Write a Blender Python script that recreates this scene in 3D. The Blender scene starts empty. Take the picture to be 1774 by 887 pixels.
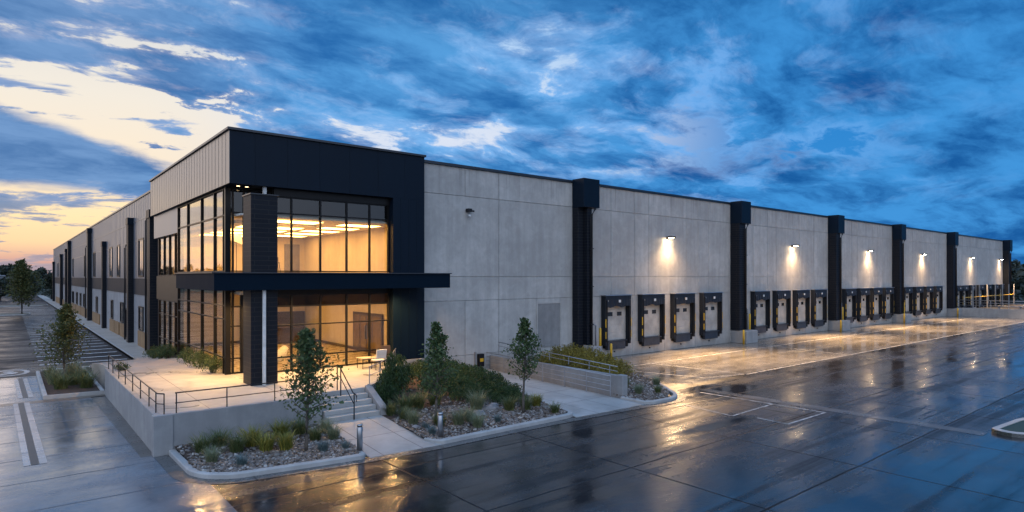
import bpy, bmesh, math, random
from mathutils import Vector, Matrix, noise as mnoise
R = math.radians
C = bpy.context.scene.collection
rnd = random.Random(7)

# ------------------------------------------------------------------ helpers
class MB:
    """collects boxes, bars, tubes and sheets; build() links them as ONE mesh object"""
    def __init__(self): self.v = []; self.f = []
    def add(self, vs, fs):
        n = len(self.v); self.v += [tuple(p) for p in vs]; self.f += [tuple(i+n for i in f) for f in fs]; return self
    def box(self, x0, x1, y0, y1, z0, z1):
        if x0 > x1: x0, x1 = x1, x0
        if y0 > y1: y0, y1 = y1, y0
        if z0 > z1: z0, z1 = z1, z0
        return self.add([(x0,y0,z0),(x1,y0,z0),(x1,y1,z0),(x0,y1,z0),(x0,y0,z1),(x1,y0,z1),(x1,y1,z1),(x0,y1,z1)],
                        [(3,2,1,0),(4,5,6,7),(0,1,5,4),(1,2,6,5),(2,3,7,6),(3,0,4,7)])
    def bar(self, p, q, w, h, up=(0,0,1)):
        p = Vector(p); q = Vector(q); d = (q-p).normalized(); u = Vector(up)
        s = d.cross(u)
        if s.length < 1e-4: s = d.cross(Vector((1,0,0)))
        s.normalize(); u = s.cross(d).normalized(); s *= w/2; u *= h/2
        return self.add([p-s-u,p+s-u,p+s+u,p-s+u,q-s-u,q+s-u,q+s+u,q-s+u],
                        [(3,2,1,0),(4,5,6,7),(0,1,5,4),(1,2,6,5),(2,3,7,6),(3,0,4,7)])
    def tube(self, pts, rad, n=8, cap=True):
        pts = [Vector(p) for p in pts]
        if not isinstance(rad, (list, tuple)): rad = [rad]*len(pts)
        vs = []; fs = []
        for i, p in enumerate(pts):
            d = (pts[min(i+1,len(pts)-1)]-pts[max(i-1,0)]).normalized()
            a = d.cross(Vector((0,0,1)))
            if a.length < .05: a = d.cross(Vector((1,0,0)))
            a.normalize(); b = d.cross(a).normalized()
            for k in range(n):
                t = 2*math.pi*k/n
                vs.append(p+(a*math.cos(t)+b*math.sin(t))*rad[i])
        for i in range(len(pts)-1):
            for k in range(n):
                fs.append((i*n+k, i*n+(k+1)%n, (i+1)*n+(k+1)%n, (i+1)*n+k))
        if cap: fs.append(tuple(range(n-1,-1,-1))); fs.append(tuple((len(pts)-1)*n+k for k in range(n)))
        return self.add(vs, fs)
    def poly(self, pts):
        return self.add(pts, [tuple(range(len(pts)))])
    def prism(self, poly, z0, z1):
        n = len(poly)
        zb = z0 if callable(z0) else (lambda x, y: z0)
        zt = z1 if callable(z1) else (lambda x, y: z1)
        vs = [(x,y,zb(x,y)) for x,y in poly]+[(x,y,zt(x,y)) for x,y in poly]
        fs = [tuple(range(n-1,-1,-1)), tuple(range(n,2*n))]+[(k,(k+1)%n,n+(k+1)%n,n+k) for k in range(n)]
        return self.add(vs, fs)
    def build(self, name, mat, parent=None, bevel=0, smooth=False, segs=1):
        off = wpos(parent) if parent else Vector((0,0,0))
        me = bpy.data.meshes.new(name)
        me.from_pydata([(x-off.x, y-off.y, z-off.z) for x,y,z in self.v], [], self.f)
        if bevel:
            bm = bmesh.new(); bm.from_mesh(me)
            es = [e for e in bm.edges if len(e.link_faces) == 2 and e.calc_face_angle(0) > R(30)]
            bmesh.ops.bevel(bm, geom=es, offset=bevel, segments=segs, affect='EDGES', clamp_overlap=True, profile=.6)
            bm.to_mesh(me); bm.free()
        me.materials.append(mat)
        if smooth:
            for p in me.polygons: p.use_smooth = True
        o = bpy.data.objects.new(name, me); C.objects.link(o)
        if parent: o.parent = parent
        return o

def wpos(o):
    p = Vector((0,0,0))
    while o is not None:
        p = p+o.location; o = o.parent
    return p
def tag(o, label=None, cat=None, group=None, kind=None):
    if label: o['label'] = label
    if cat: o['category'] = cat
    if group: o['group'] = group
    if kind: o['kind'] = kind
    return o
def empty(name, loc, label=None, cat=None, group=None, parent=None):
    o = bpy.data.objects.new(name, None); C.objects.link(o); o.empty_display_size = .2
    o.location = loc
    if parent: o.parent = parent; o.location = Vector(loc)-wpos(parent)
    return tag(o, label, cat, group)
def copy_tree(o, parent=None):
    c = o.copy(); C.objects.link(c)
    if parent is not None: c.parent = parent
    for ch in list(o.children): copy_tree(ch, c)
    return c
def lerp(a, b, t): return a+(b-a)*t
def sstep(a, b, x):
    t = max(0, min(1, (x-a)/(b-a))); return t*t*(3-2*t)

# ------------------------------------------------------------------ node maths
class S:
    T = None
    def __init__(s, k): s.k = k
    @staticmethod
    def m(op, *a, clamp=False):
        n = S.T.nodes.new('ShaderNodeMath'); n.operation = op; n.use_clamp = clamp
        for i, x in enumerate(a):
            if isinstance(x, S): S.T.links.new(x.k, n.inputs[i])
            else: n.inputs[i].default_value = x
        return S(n.outputs[0])
    def __add__(s, o): return S.m('ADD', s, o)
    __radd__ = __add__
    def __sub__(s, o): return S.m('SUBTRACT', s, o)
    def __rsub__(s, o): return S.m('SUBTRACT', o, s)
    def __mul__(s, o): return S.m('MULTIPLY', s, o)
    __rmul__ = __mul__
    def __truediv__(s, o): return S.m('DIVIDE', s, o)
def smooth(a, b, x):
    n = S.T.nodes.new('ShaderNodeMapRange'); n.interpolation_type = 'SMOOTHSTEP'
    S.T.links.new(x.k, n.inputs[0])
    for i, q in ((1, a), (2, b)):
        if isinstance(q, S): S.T.links.new(q.k, n.inputs[i])
        else: n.inputs[i].default_value = q
    return S(n.outputs[0])
def vec(x, y, z):
    n = S.T.nodes.new('ShaderNodeCombineXYZ')
    for i, q in enumerate((x, y, z)):
        if isinstance(q, S): S.T.links.new(q.k, n.inputs[i])
        else: n.inputs[i].default_value = q
    return S(n.outputs[0])
def xyz(v):
    n = S.T.nodes.new('ShaderNodeSeparateXYZ'); S.T.links.new(v.k, n.inputs[0])
    return [S(n.outputs[i]) for i in range(3)]
def fbm(v, scale, detail=6, rough=.55, dist=0.0):
    n = S.T.nodes.new('ShaderNodeTexNoise'); n.noise_dimensions = '3D'
    S.T.links.new(v.k, n.inputs['Vector'])
    n.inputs['Scale'].default_value = scale; n.inputs['Detail'].default_value = detail
    n.inputs['Roughness'].default_value = rough; n.inputs['Distortion'].default_value = dist
    return S(n.outputs[0])
def mix(f, a, b):
    n = S.T.nodes.new('ShaderNodeMix'); n.data_type = 'RGBA'
    for nm, q in ((0, f), (6, a), (7, b)):
        if isinstance(q, S): S.T.links.new(q.k, n.inputs[nm])
        elif nm == 0: n.inputs[0].default_value = q
        else: n.inputs[nm].default_value = (*q, 1)
    return S(n.outputs[2])
def cadd(a, b, f=1.0):
    n = S.T.nodes.new('ShaderNodeMix'); n.data_type = 'RGBA'; n.blend_type = 'ADD'
    for nm, q in ((0, f), (6, a), (7, b)):
        if isinstance(q, S): S.T.links.new(q.k, n.inputs[nm])
        elif nm == 0: n.inputs[0].default_value = q
        else: n.inputs[nm].default_value = (*q, 1)
    return S(n.outputs[2])
def ramp(x, stops):
    n = S.T.nodes.new('ShaderNodeValToRGB'); S.T.links.new(x.k, n.inputs[0])
    cr = n.color_ramp
    while len(cr.elements) < len(stops): cr.elements.new(.5)
    for e, (p, c) in zip(cr.elements, stops): e.position = p; e.color = (*c, 1)
    return S(n.outputs[0])
def bump(h, strength, dist):
    n = S.T.nodes.new('ShaderNodeBump'); S.T.links.new(h.k, n.inputs['Height'])
    n.inputs['Strength'].default_value = strength; n.inputs['Distance'].default_value = dist
    return S(n.outputs[0])
def line(x, period, width, off=0.0):
    """1 on thin lines every 'period' along x"""
    f = S.m('FRACT', (x+off)/period)
    d = S.m('MINIMUM', f, 1-f)*period
    return 1-smooth(width*.5, width*.5+.012, d)

class Mat:
    def __init__(s, name):
        s.m = bpy.data.materials.new(name); s.m.use_nodes = True
        S.T = s.m.node_tree; s.b = S.T.nodes['Principled BSDF']
    def pos(s):
        n = S.T.nodes.new('ShaderNodeNewGeometry'); return S(n.outputs['Position'])
    def island(s):
        n = S.T.nodes.new('ShaderNodeNewGeometry'); return S(n.outputs['Random Per Island'])
    def objrand(s):
        n = S.T.nodes.new('ShaderNodeObjectInfo'); return S(n.outputs['Random'])
    def set(s, **kw):
        names = dict(color='Base Color', rough='Roughness', metal='Metallic', ior='IOR', spec='Specular IOR Level', normal='Normal',
                     coat='Coat Weight', coat_rough='Coat Roughness', emit='Emission Color', power='Emission Strength', sub='Subsurface Weight')
        for k, q in kw.items():
            i = s.b.inputs[names[k]]
            if isinstance(q, S): S.T.links.new(q.k, i)
            elif k in ('color', 'emit'): i.default_value = (*q, 1)
            else: i.default_value = q
        return s.m

def simple(name, color, rough=.5, metal=0, var=.12, scale=3, **kw):
    M = Mat(name); p = M.pos()
    n = fbm(p, scale, 5, .6)
    c = mix(smooth(.3, .7, n), tuple(x*(1-var) for x in color), tuple(min(1, x*(1+var)) for x in color))
    return M.set(color=c, rough=S.m('ADD', rough-.06, n*.12), metal=metal, **kw)

# ------------------------------------------------------------------ materials
def concrete_wall(name, lo, hi, rough=.75, top=None):
    M = Mat(name); p = M.pos(); x, y, z = xyz(p)
    big = fbm(p, .35, 4, .6); mid = fbm(p, 1.6, 7, .68, .4); fine = fbm(p, 28, 4, .7)
    st = fbm(vec(x*1.0, y*1.0, z*.07), 2.6, 5, .62)
    f = big*.38+mid*.42+st*.34-.09
    c = mix(smooth(.34, .74, f), lo, hi)
    c = mix(M.island()*.28, c, tuple(q*.72 for q in lo))   # every panel cast a little differently
    c = mix(smooth(.62, .74, fbm(p, 7, 3, .6))*.25, c, tuple(q*.72 for q in lo))
    if top:                                             # rain runs below the parapet and splash dirt along the base
        run = smooth(.48, .66, fbm(vec(x*2.2, y*2.2, z*.05), 1.6, 5, .6))
        ln_ = fbm(vec(x*.5, y*.5, 0.0), 1.0, 3, .5)*3.6+.3
        c = mix(run*(1-smooth(.0, ln_, top-z))*.42, c, tuple(q*.5 for q in lo))
        c = mix((1-smooth(.0, .8, z+(mid-.5)*1.0))*.45, c, tuple(q*.55 for q in lo))
    tie = fine*.35+mid*.65
    return M.set(color=c, rough=rough, normal=bump(tie, .25, .02))
HWALL = 12.4
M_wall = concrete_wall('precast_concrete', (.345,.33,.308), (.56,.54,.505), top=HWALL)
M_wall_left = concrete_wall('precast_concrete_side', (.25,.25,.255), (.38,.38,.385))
M_cast = concrete_wall('cast_concrete', (.25,.25,.25), (.44,.435,.42))
M_kerb = concrete_wall('kerb_concrete', (.33,.325,.315), (.52,.515,.50))
M_plinth = concrete_wall('tan_plinth', (.20,.115,.05), (.40,.25,.12))

def slab(name, lo, hi, jx, jy, ox=0, oy=0, rough=.5, wet=.35, jw=.022):
    M = Mat(name); p = M.pos(); x, y, z = xyz(p)
    big = fbm(p, .3, 5, .62, .5); mid = fbm(p, 2.2, 6, .66)
    c = mix(smooth(.3, .72, big*.6+mid*.4), lo, hi)
    ln = S.m('MAXIMUM', line(x, jx, jw, ox), line(y, jy, jw, oy))
    c = mix(ln*.75, c, tuple(q*.2 for q in lo))
    w = smooth(.5, .68, fbm(p, .42, 4, .6, .4))
    c = mix(w*.35, c, tuple(q*.55 for q in lo))
    return M.set(color=c, rough=S.m('SUBTRACT', rough+.1, w*wet), normal=bump(fbm(p, 35, 3, .6)*.5-ln*.8, .18, .015))
M_terrace = slab('terrace_concrete', (.30,.29,.27), (.43,.415,.39), 2.9, 2.9, .3, .6, .5, .36)
M_walk = slab('walk_concrete', (.30,.295,.28), (.44,.43,.41), 1.45, 2.3, .6, .35, .55, .25)
M_side = slab('sidewalk_concrete', (.33,.295,.25), (.46,.415,.36), 40, 3.0, 0, 0, .5, .25)
M_step = slab('step_concrete', (.30,.295,.28), (.44,.43,.41), 60, 60, 17, 17, .55, .2)

def wet_ground(name, lo, hi, jx, jy, ox, oy, r_lo, r_hi, warp=(.07,.5), wetbias=0.0, jd=.5, ior=1.5, streaks=.6, wob=.16, bs=.22, sk=1.0):
    """wet paving: a water film (low roughness) broken by drier patches, dark joints, tyre streaks along the lane"""
    M = Mat(name); p = M.pos(); x, y, z = xyz(p)
    lane = vec(x*warp[0], y*warp[1], 0.0)
    a = fbm(p, .16, 6, .6, .8); b = fbm(lane, 1.0, 6, .62, .6); fine = fbm(p, 9, 4, .65); g = fbm(p, 55, 3, .7)
    w = smooth(.36, .62, a*.5+b*.5+wetbias)            # 1 = standing film
    c = mix(smooth(.3, .7, a*.35+fbm(p, .9, 5, .65)*.65), lo, hi)
    tyre = smooth(.50, .64, fbm(vec(x*.05, y*.95, 3.0), 1.0, 6, .62, .5))*streaks
    c = mix(tyre*.8, c, tuple(q*.22 for q in lo))
    c = mix(w*.4, c, tuple(q*.55 for q in lo))
    wx = x+(fbm(p, .5, 3, .5)-.5)*.12; wy = y+(fbm(vec(y, x, 4.0), .5, 3, .5)-.5)*.12
    ln = S.m('MAXIMUM', line(wx, jx, .055, ox), line(wy, jy, .055, oy))
    c = mix(ln*jd, c, tuple(q*.15 for q in lo))
    r = r_hi+(r_lo-r_hi)*w
    r = r+(fine-.5)*.22+(fbm(p, 2.4, 4, .6)-.5)*.22+tyre*.15
    sp = S.m('MAXIMUM', .5*sk*(1-ln*.8)*(1-tyre*.5)*(.62+.38*w), .03)
    r = r+ln*.3
    h = g*(1-w)*.35+fine*(1-w*.75)*.4+fbm(vec(x*.6, y*2.2, 0.0), 1.3, 3, .5)*wob-ln*.25
    return M.set(color=c, rough=S.m('MAXIMUM', r, .03), ior=ior, spec=sp, normal=bump(h, bs, .05))
M_road = wet_ground('wet_asphalt', (.016,.016,.017), (.058,.056,.058), 5.6, 4.4, 1.9, .8, .07, .34, ior=1.85, streaks=1.0, wob=.3, bs=.24)
M_yard = wet_ground('wet_yard_concrete', (.13,.12,.105), (.29,.265,.23), 6.1, 5.3, 1.0, 3.2, .06, .30, wetbias=.02, ior=1.5)
M_plaza = wet_ground('wet_plaza_concrete', (.10,.125,.155), (.20,.23,.265), 60, 2.85, 20, .35, (.12), .40, warp=(.22,.42), wetbias=.06, sk=1.0, ior=1.85, streaks=.25)  # base colour tinted blue to stand in for the reflected sky
M_lot = wet_ground('parking_asphalt', (.014,.014,.016), (.034,.034,.036), 400, 400, 123, 123, .22, .5, warp=(.06,.35), wetbias=-.05, sk=.25)
M_gutter = wet_ground('gutter_concrete', (.07,.068,.066), (.15,.146,.142), 3.0, 30, .4, 7, .10, .36, wetbias=-.04, streaks=0)
M_drain = wet_ground('drain_band_concrete', (.30,.31,.32), (.46,.47,.48), 60, 1.9, 7, .4, .15, .4, streaks=0)
M_grate = simple('drain_grate', (.05,.055,.06), .4, .5)
M_paint = simple('road_paint', (.36,.355,.34), .4, 0, .7, 4)
M_lotpaint = simple('parking_paint', (.6,.6,.58), .6, 0, .3, 4)
M_earth = simple('far_ground', (.035,.045,.03), .95, 0, .3, .05)

def metal_panel(name, col, rough, ior=1.5, metal=0.0):
    M = Mat(name); p = M.pos(); x, y, z = xyz(p)
    a = fbm(vec(x*.8, y*.8, z*.12), 1.3, 4, .6); b = fbm(p, .5, 3, .5)
    c = mix(a, tuple(q*.8 for q in col), tuple(q*1.2 for q in col))
    return M.set(color=c, rough=rough-.06+a*.12, ior=ior, metal=metal, normal=bump(b, .12, .06))
M_navy = metal_panel('dark_navy_panel', (.0035,.010,.020), .42, 1.22)
M_slate = metal_panel('slate_metal_panel', (.21,.23,.265), .40, 1.6, .65)
M_sky_paled = metal_panel('sky_paled_cladding', (.19,.185,.18), .34, 1.6, .7)  # same box metal, its base colour paled for sky glow on this side
M_canopy = metal_panel('navy_canopy_panel', (.004,.011,.021), .6, 1.12)
M_slate_dark = metal_panel('dark_slate_band', (.022,.027,.036), .55, 1.2)
M_coping = metal_panel('coping_metal', (.014,.018,.026), .35)
M_frame = simple('black_window_frame', (.010,.010,.011), .35, spec=.15)
M_steel = simple('brushed_steel', (.42,.43,.45), .32, .9)
M_rail = simple('grey_rail_steel', (.30,.31,.33), .4, .6)
M_railblk = simple('black_rail_paint', (.014,.014,.016), .38, spec=.25)
M_white = simple('white_pipe_paint', (.62,.62,.60), .4)
M_black = simple('black_rubber', (.012,.012,.013), .62, spec=.15)
M_shelter = simple('shelter_fabric', (.016,.019,.025), .45, spec=.25)
M_leveller = simple('leveller_steel', (.045,.055,.07), .4, .4)
M_yellow = simple('safety_yellow', (.62,.36,.02), .45)
M_door = simple('sectional_door_paint', (.40,.38,.345), .5, 0, .2, 1.2)
M_bronze = simple('bronze_panel', (.05,.032,.018), .45, 0, spec=.25)
M_doorwin = simple('door_window_glass', (.03,.028,.025), .15)
def brick(name, a, b, mort, rough=.45):
    M = Mat(name); p = M.pos(); x, y, z = xyz(p)
    n = S.T.nodes.new('ShaderNodeTexBrick'); S.T.links.new(vec(x+y, z, 0.0).k, n.inputs['Vector'])
    n.inputs['Scale'].default_value = 1; n.inputs['Brick Width'].default_value = 1.2; n.inputs['Row Height'].default_value = .2
    n.inputs['Mortar Size'].default_value = .014; n.inputs['Mortar Smooth'].default_value = .3
    n.inputs['Color1'].default_value = (*a, 1); n.inputs['Color2'].default_value = (*b, 1); n.inputs['Mortar'].default_value = (*mort, 1)
    return M.set(color=S(n.outputs[0]), rough=rough, normal=bump(1-S(n.outputs[1])*1.0+fbm(p, 14, 4, .6)*.25, .4, .02), spec=.15)
M_brick = brick('long_black_brick', (.007,.009,.014), (.010,.012,.017), (.026,.026,.026), .5)
M_brick_brown = brick('brown_tile', (.05,.032,.018), (.08,.052,.03), (.02,.015,.012), .6)
def glass(name, tint, refl=1.0, ior=1.5, dark=0.0):
    m = bpy.data.materials.new(name); m.use_nodes = True; T = S.T = m.node_tree; T.nodes.clear()
    out = T.nodes.new('ShaderNodeOutputMaterial');     tr = T.nodes.new('ShaderNodeBsdfTransparent'); tr.inputs[0].default_value = (*tint, 1)
    gl = T.nodes.new('ShaderNodeBsdfGlossy'); gl.inputs['Roughness'].default_value = .01
    g = T.nodes.new('ShaderNodeNewGeometry')
    gn = bump(fbm(S(g.outputs['Position']), .9, 2, .5), .05, .05)
    T.links.new(gn.k, gl.inputs['Normal'])
    mx = T.nodes.new('ShaderNodeMixShader'); 
    vm = T.nodes.new('ShaderNodeVectorMath'); vm.operation = 'DOT_PRODUCT'; lw = S(vm.outputs[1])
    T.links.new(g.outputs['Normal'], vm.inputs[0]); T.links.new(g.outputs['Incoming'], vm.inputs[1])
    f0 = ((ior-1)/(ior+1))**2                           # Schlick, the same from both faces of the pane
    sch = S.m('POWER', 1-S.m('ABSOLUTE', lw), 5.0)*(1-f0)+f0
    T.links.new(S.m('MINIMUM', sch*refl, 1.0).k, mx.inputs[0])
    T.links.new(tr.outputs[0], mx.inputs[1]); T.links.new(gl.outputs[0], mx.inputs[2]); T.links.new(mx.outputs[0], out.inputs[0])
    return m
M_glass = glass('clear_glass', (.93,.92,.88))
M_glass_left = glass('side_glass', (.92,.88,.80), 1.0, 1.45)
M_glass_dark = simple('dark_window_glass', (.012,.013,.015), .08, 0, .2, 2, ior=1.7)
M_glass_tint = glass('tinted_transom_glass', (.22,.20,.19), 1.2, 1.6)
M_beige = concrete_wall('interior_beige_wall', (.46,.39,.29), (.62,.53,.40))
M_floor_in = simple('interior_floor', (.36,.30,.22), .28)
M_ceil = simple('interior_ceiling', (.62,.58,.5), .8)
M_dark_in = simple('interior_dark_wood', (.06,.04,.025), .4, spec=.3)
M_greydoor = simple('interior_grey_door', (.16,.14,.13), .5)
M_whitein = simple('white_upholstery', (.6,.58,.54), .6)
def emit(name, col, power):
    M = Mat(name); return M.set(color=(.02,.02,.02), emit=col, power=power)
WARM = (1.0, .57, .21)
M_lum_up = emit('upper_ceiling_light', (1,.54,.155), 14)
M_lum_dn = emit('lobby_ceiling_light', (1,.53,.155), 36)
M_spot = emit('downlight_lens', (1,.68,.36), 7)
M_lamp = emit('wall_lamp_lens', (1,.74,.44), 320)
def leafmat(name, a, b, c, rough=.55, trans=True, base=None):
    M = Mat(name); p = M.pos(); r = M.island(); n = fbm(p, 2.3, 3, .6); o = M.objrand()
    col = mix(smooth(.25, .75, n*.55+r*.45), a, b)
    col = mix(smooth(.82, 1.0, r), col, c)
    col = mix(o*.25, col, tuple(q*.6 for q in a))
    m = M.set(color=col, rough=rough)
    if trans:
        t = S.T.nodes.new('ShaderNodeBsdfTranslucent'); S.T.links.new(col.k, t.inputs[0])
        mx = S.T.nodes.new('ShaderNodeMixShader'); mx.inputs[0].default_value = .28
        out = S.T.nodes['Material Output']
        S.T.links.new(M.b.outputs[0], mx.inputs[1]); S.T.links.new(t.outputs[0], mx.inputs[2]); S.T.links.new(mx.outputs[0], out.inputs[0])
    return m
L_tree = leafmat('young_tree_leaves', (.040,.078,.026), (.085,.135,.042), (.17,.19,.06))
L_autumn = leafmat('olive_tree_leaves', (0.052,0.072,0.019), (0.117,0.124,0.036), (0.195,0.156,0.039))
L_hedge = leafmat('dark_hedge_leaves', (.022,.052,.016), (.045,.095,.026), (.075,.13,.035))
L_gold = leafmat('golden_shrub_leaves', (0.144,0.122,0.018), (0.316,0.245,0.036), (0.403,0.331,0.057))
L_conifer = leafmat('brown_green_conifer', (0.038,0.053,0.021), (0.090,0.083,0.038), (0.180,0.112,0.060))
L_green = leafmat('green_blades', (.075,.108,.036), (.15,.175,.06), (.30,.27,.10))
L_yellow = leafmat('yellow_green_blades', (0.133,0.152,0.028), (0.286,0.267,0.048), (0.495,0.400,0.076))
L_pale = leafmat('pale_blades', (0.145,0.189,0.102), (0.275,0.304,0.174), (0.464,0.435,0.290))
L_blue = leafmat('blue_grey_blades', (0.095,0.149,0.149), (0.162,0.230,0.230), (0.243,0.324,0.324))
L_far = leafmat('far_tree_leaves', (.016,.024,.014), (.035,.045,.024), (.05,.06,.03), trans=False)
L_far_pale = leafmat('far_pale_leaves', (.045,.055,.024), (.08,.09,.04), (.10,.11,.05), trans=False)
M_bark = simple('young_bark', (.10,.085,.07), .85, 0, .3, 14)
M_barkd = simple('dark_bark', (.04,.032,.026), .9, 0, .3, 8)
M_mulch = simple('bark_mulch', (.055,.034,.024), .95, 0, .5, 9)
M_turf = leafmat('turf', (.016,.028,.010), (.03,.045,.016), (.05,.05,.025), trans=False)
def stonemat():
    M = Mat('river_gravel'); r = M.island(); p = M.pos()
    c = ramp(r, [(0,(.05,.04,.032)),(.25,(.13,.09,.06)),(.5,(.24,.20,.17)),(.75,(.18,.165,.155)),(1,(.52,.49,.45))])
    return M.set(color=mix(fbm(p, 30, 3, .6)*.5, c, (.08,.07,.065)), rough=.55)
M_stone = stonemat()
M_boulder = simple('boulder_stone', (.22,.21,.21), .7, 0, .4, 4)

# ------------------------------------------------------------------ sky
def build_sky():
    w = bpy.data.worlds.new('World'); bpy.context.scene.world = w; w.use_nodes = True
    T = S.T = w.node_tree; T.nodes.clear()
    out = T.nodes.new('ShaderNodeOutputWorld'); bg = T.nodes.new('ShaderNodeBackground')
    tc = T.nodes.new('ShaderNodeTexCoord'); d = S(tc.outputs['Generated'])
    x, y, z = xyz(d)
    zc = S.m('MAXIMUM', z, 0.0)
    hor = S.m('SQRT', x*x+y*y+1e-6)
    az = S.m('ARCTAN2', x, y); t = zc/hor
    az = S.m('ABSOLUTE', az+.10)-.10                   # the glow is symmetric about the sunset azimuth
    # clear sky behind the clouds
    tl = S.m('MINIMUM', t/1.0, 1.0)
    cl = ramp(tl, [(0,(.44,.25,.24)),(.022,(.66,.37,.30)),(.045,(.95,.64,.36)),(.08,(.97,.74,.42)),(.14,(.90,.74,.55)),(.25,(.80,.74,.65)),(.40,(.60,.63,.67)),(.75,(.20,.40,.70))])
    cm = ramp(tl, [(0,(.35,.42,.55)),(.1,(.36,.52,.74)),(.22,(.62,.68,.80)),(.38,(.40,.58,.82)),(.8,(.05,.22,.58))])
    cr = ramp(tl, [(0,(.10,.22,.50)),(.028,(.14,.22,.44)),(.034,(.40,.28,.36)),(.044,(.40,.28,.36)),(.052,(.07,.24,.55)),(.12,(.035,.24,.60)),(.3,(.015,.19,.54)),(.8,(.010,.14,.48))])
    clear = mix(smooth(.12, .52, az), cl, cm)
    clear = mix(smooth(.72, 1.12, az), clear, cr)
    sky = T.nodes.new('ShaderNodeTexSky'); sky.sky_type = 'NISHITA'; sky.sun_disc = False
    sky.sun_elevation = R(5.8); sky.sun_rotation = R(-27); sky.altitude = 200; sky.dust_density = 1.6
    # clouds: one deck seen in perspective, flattening towards the horizon
    k = z+.20
    px = x/k; py = y/k
    base = vec(px, py, 1.7)
    w1 = fbm(base, 1.3, 4, .55); w2 = fbm(vec(px, py, 7.7), 1.3, 4, .55)
    p2 = vec(px*1.0+(w1-.5)*.7, py*1.25+(w2-.5)*.7, 4.2)
    n1 = fbm(p2, 2.3, 12, .63)
    n2 = fbm(vec(px*.9+(w2-.5)*.5, py*1.5, 9.0), 4.6, 9, .62)
    streak = fbm(vec(az*1.6+t*2.2+(w1-.5)*.3, t*15.0-az*1.2, 2.0), 1.4, 8, .58)
    n = n1*.60+n2*.25+streak*.15
    f2 = (n1-.5)*.6+(n2-.5)*.6
    def gauss(c, v, s):
        q = (v-c)/s; return S.m('EXPONENT', q*q*-1.0)
    # this evening's big masses: a bank low on the left, a clear wedge above it, the deck over the rest
    topedge = .218-az*.30
    bank = smooth(-.004, .016, topedge-t+f2*.05)*smooth(.105, .125, t+f2*.04)*(1-smooth(.27, .33, az+f2*.2))
    low = 1-smooth(.085, .115, t+f2*.05)
    left = 1-smooth(.11, .31, az+f2*.75+(t-.25)*.62)
    wedge = left*(1-low)*(1-smooth(.30, .42, t-az*.35+f2*.3)*.85)
    D = (1-left)*.088+gauss(.41, t+f2*.1, .05)*(1-smooth(.05,.22,az))*.17+gauss(.29, t+f2*.06, .020)*(1-smooth(.06,.14,az))*.20+gauss(.345, t+f2*.06, .014)*(1-smooth(.0,.08,az))*.15+gauss(.235, t+f2*.08, .012)*(1-smooth(.02,.11,az+f2*.2))*.14+gauss(.262, t+f2*.08, .008)*gauss(.15, az, .05)*.12-wedge*.036+(streak-.5)*wedge*.62+(streak-.5)*low*.95*(1-smooth(.35,.7,az))+low*smooth(.35, .8, az)*.09+low*(1-smooth(.3,.5,az))*.025
    D = D-gauss(.172, t+f2*.08, .020)*gauss(.86, az, .17)*.075-gauss(.236, t+f2*.08, .022)*gauss(.63, az, .06)*.085-gauss(.185, t+f2*.08, .018)*gauss(.45, az, .12)*.10
    D = D-gauss(.24, t+f2*.1, .03)*gauss(.92, az, .10)*.045-gauss(.27, t+f2*.16, .02)*gauss(.72, az, .10)*.05-gauss(.33, t, .06)*gauss(1.13, az, .13)*.05-gauss(.20, t+f2*.1, .025)*gauss(1.02, az, .08)*.09
    D = D-gauss(.232, t+f2*.06-(.25-az)*.1, .022)*gauss(.22, az, .085)*.13
    mk = smooth(.464, .522, n+D)
    mk = S.m('MAXIMUM', mk, bank)
    wisp = 1-smooth(.50, .60, n+D)                     # thin, lit-through parts of the deck
    shade = fbm(vec(px*1.0+(w1-.5)*.45, py*1.6+(w2-.5)*.45, 6.0), 2.3, 11, .63)
    shade = smooth(.34, .63, shade*.80+streak*.20+(.5-n1)*.40)
    ccl = mix(shade, (.060,.165,.38), (.15,.29,.54))
    ccm = mix(shade, (.015,.122,.37), (.085,.315,.66))
    ccr = mix(shade, (.005,.086,.30), (.046,.265,.63))
    cc = mix(smooth(.08, .42, az), ccl, ccm)
    cc = mix(smooth(.58, 1.08, az), cc, ccr)
    lowc = mix(smooth(.0, .09, t), (.33,.25,.29), (.22,.27,.38))
    cc = mix(low*(1-smooth(.25, .6, az))*.9, cc, lowc)
    cc = mix(smooth(.30, .55, t)*smooth(.2, .5, az)*.4, cc, (.006,.075,.24))
    col = mix(mk, clear, cc)
    rim = wisp*mk*(1-smooth(.9, 1.5, az))*(1-bank)*1.2
    col = cadd(col, mix(smooth(.2, .7, az), (.16,.11,.07), (.15,.16,.18)), rim*.6)
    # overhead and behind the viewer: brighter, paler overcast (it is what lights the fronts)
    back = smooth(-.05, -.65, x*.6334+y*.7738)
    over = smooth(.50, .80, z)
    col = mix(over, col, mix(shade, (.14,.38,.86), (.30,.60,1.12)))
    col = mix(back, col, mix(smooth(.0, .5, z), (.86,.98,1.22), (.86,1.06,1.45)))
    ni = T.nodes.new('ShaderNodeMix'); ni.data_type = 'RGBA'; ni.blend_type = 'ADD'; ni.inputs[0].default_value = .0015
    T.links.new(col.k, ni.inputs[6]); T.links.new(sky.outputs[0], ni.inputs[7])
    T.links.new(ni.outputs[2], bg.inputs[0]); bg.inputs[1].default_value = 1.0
    T.links.new(bg.outputs[0], out.inputs[0])
build_sky()
def lamp(name, kind, loc, energy, col, **kw):
    l = bpy.data.lights.new(name, kind); l.energy = energy; l.color = col
    for k, q in kw.items(): setattr(l, k, q)
    o = bpy.data.objects.new(name, l); C.objects.link(o); o.location = loc; return o
sun = lamp('sun', 'SUN', (0,0,50), .6, (1,.74,.5), angle=R(55))
sun.rotation_euler = Vector((.45,-.88,-.10)).to_track_quat('-Z', 'Y').to_euler()

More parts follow.
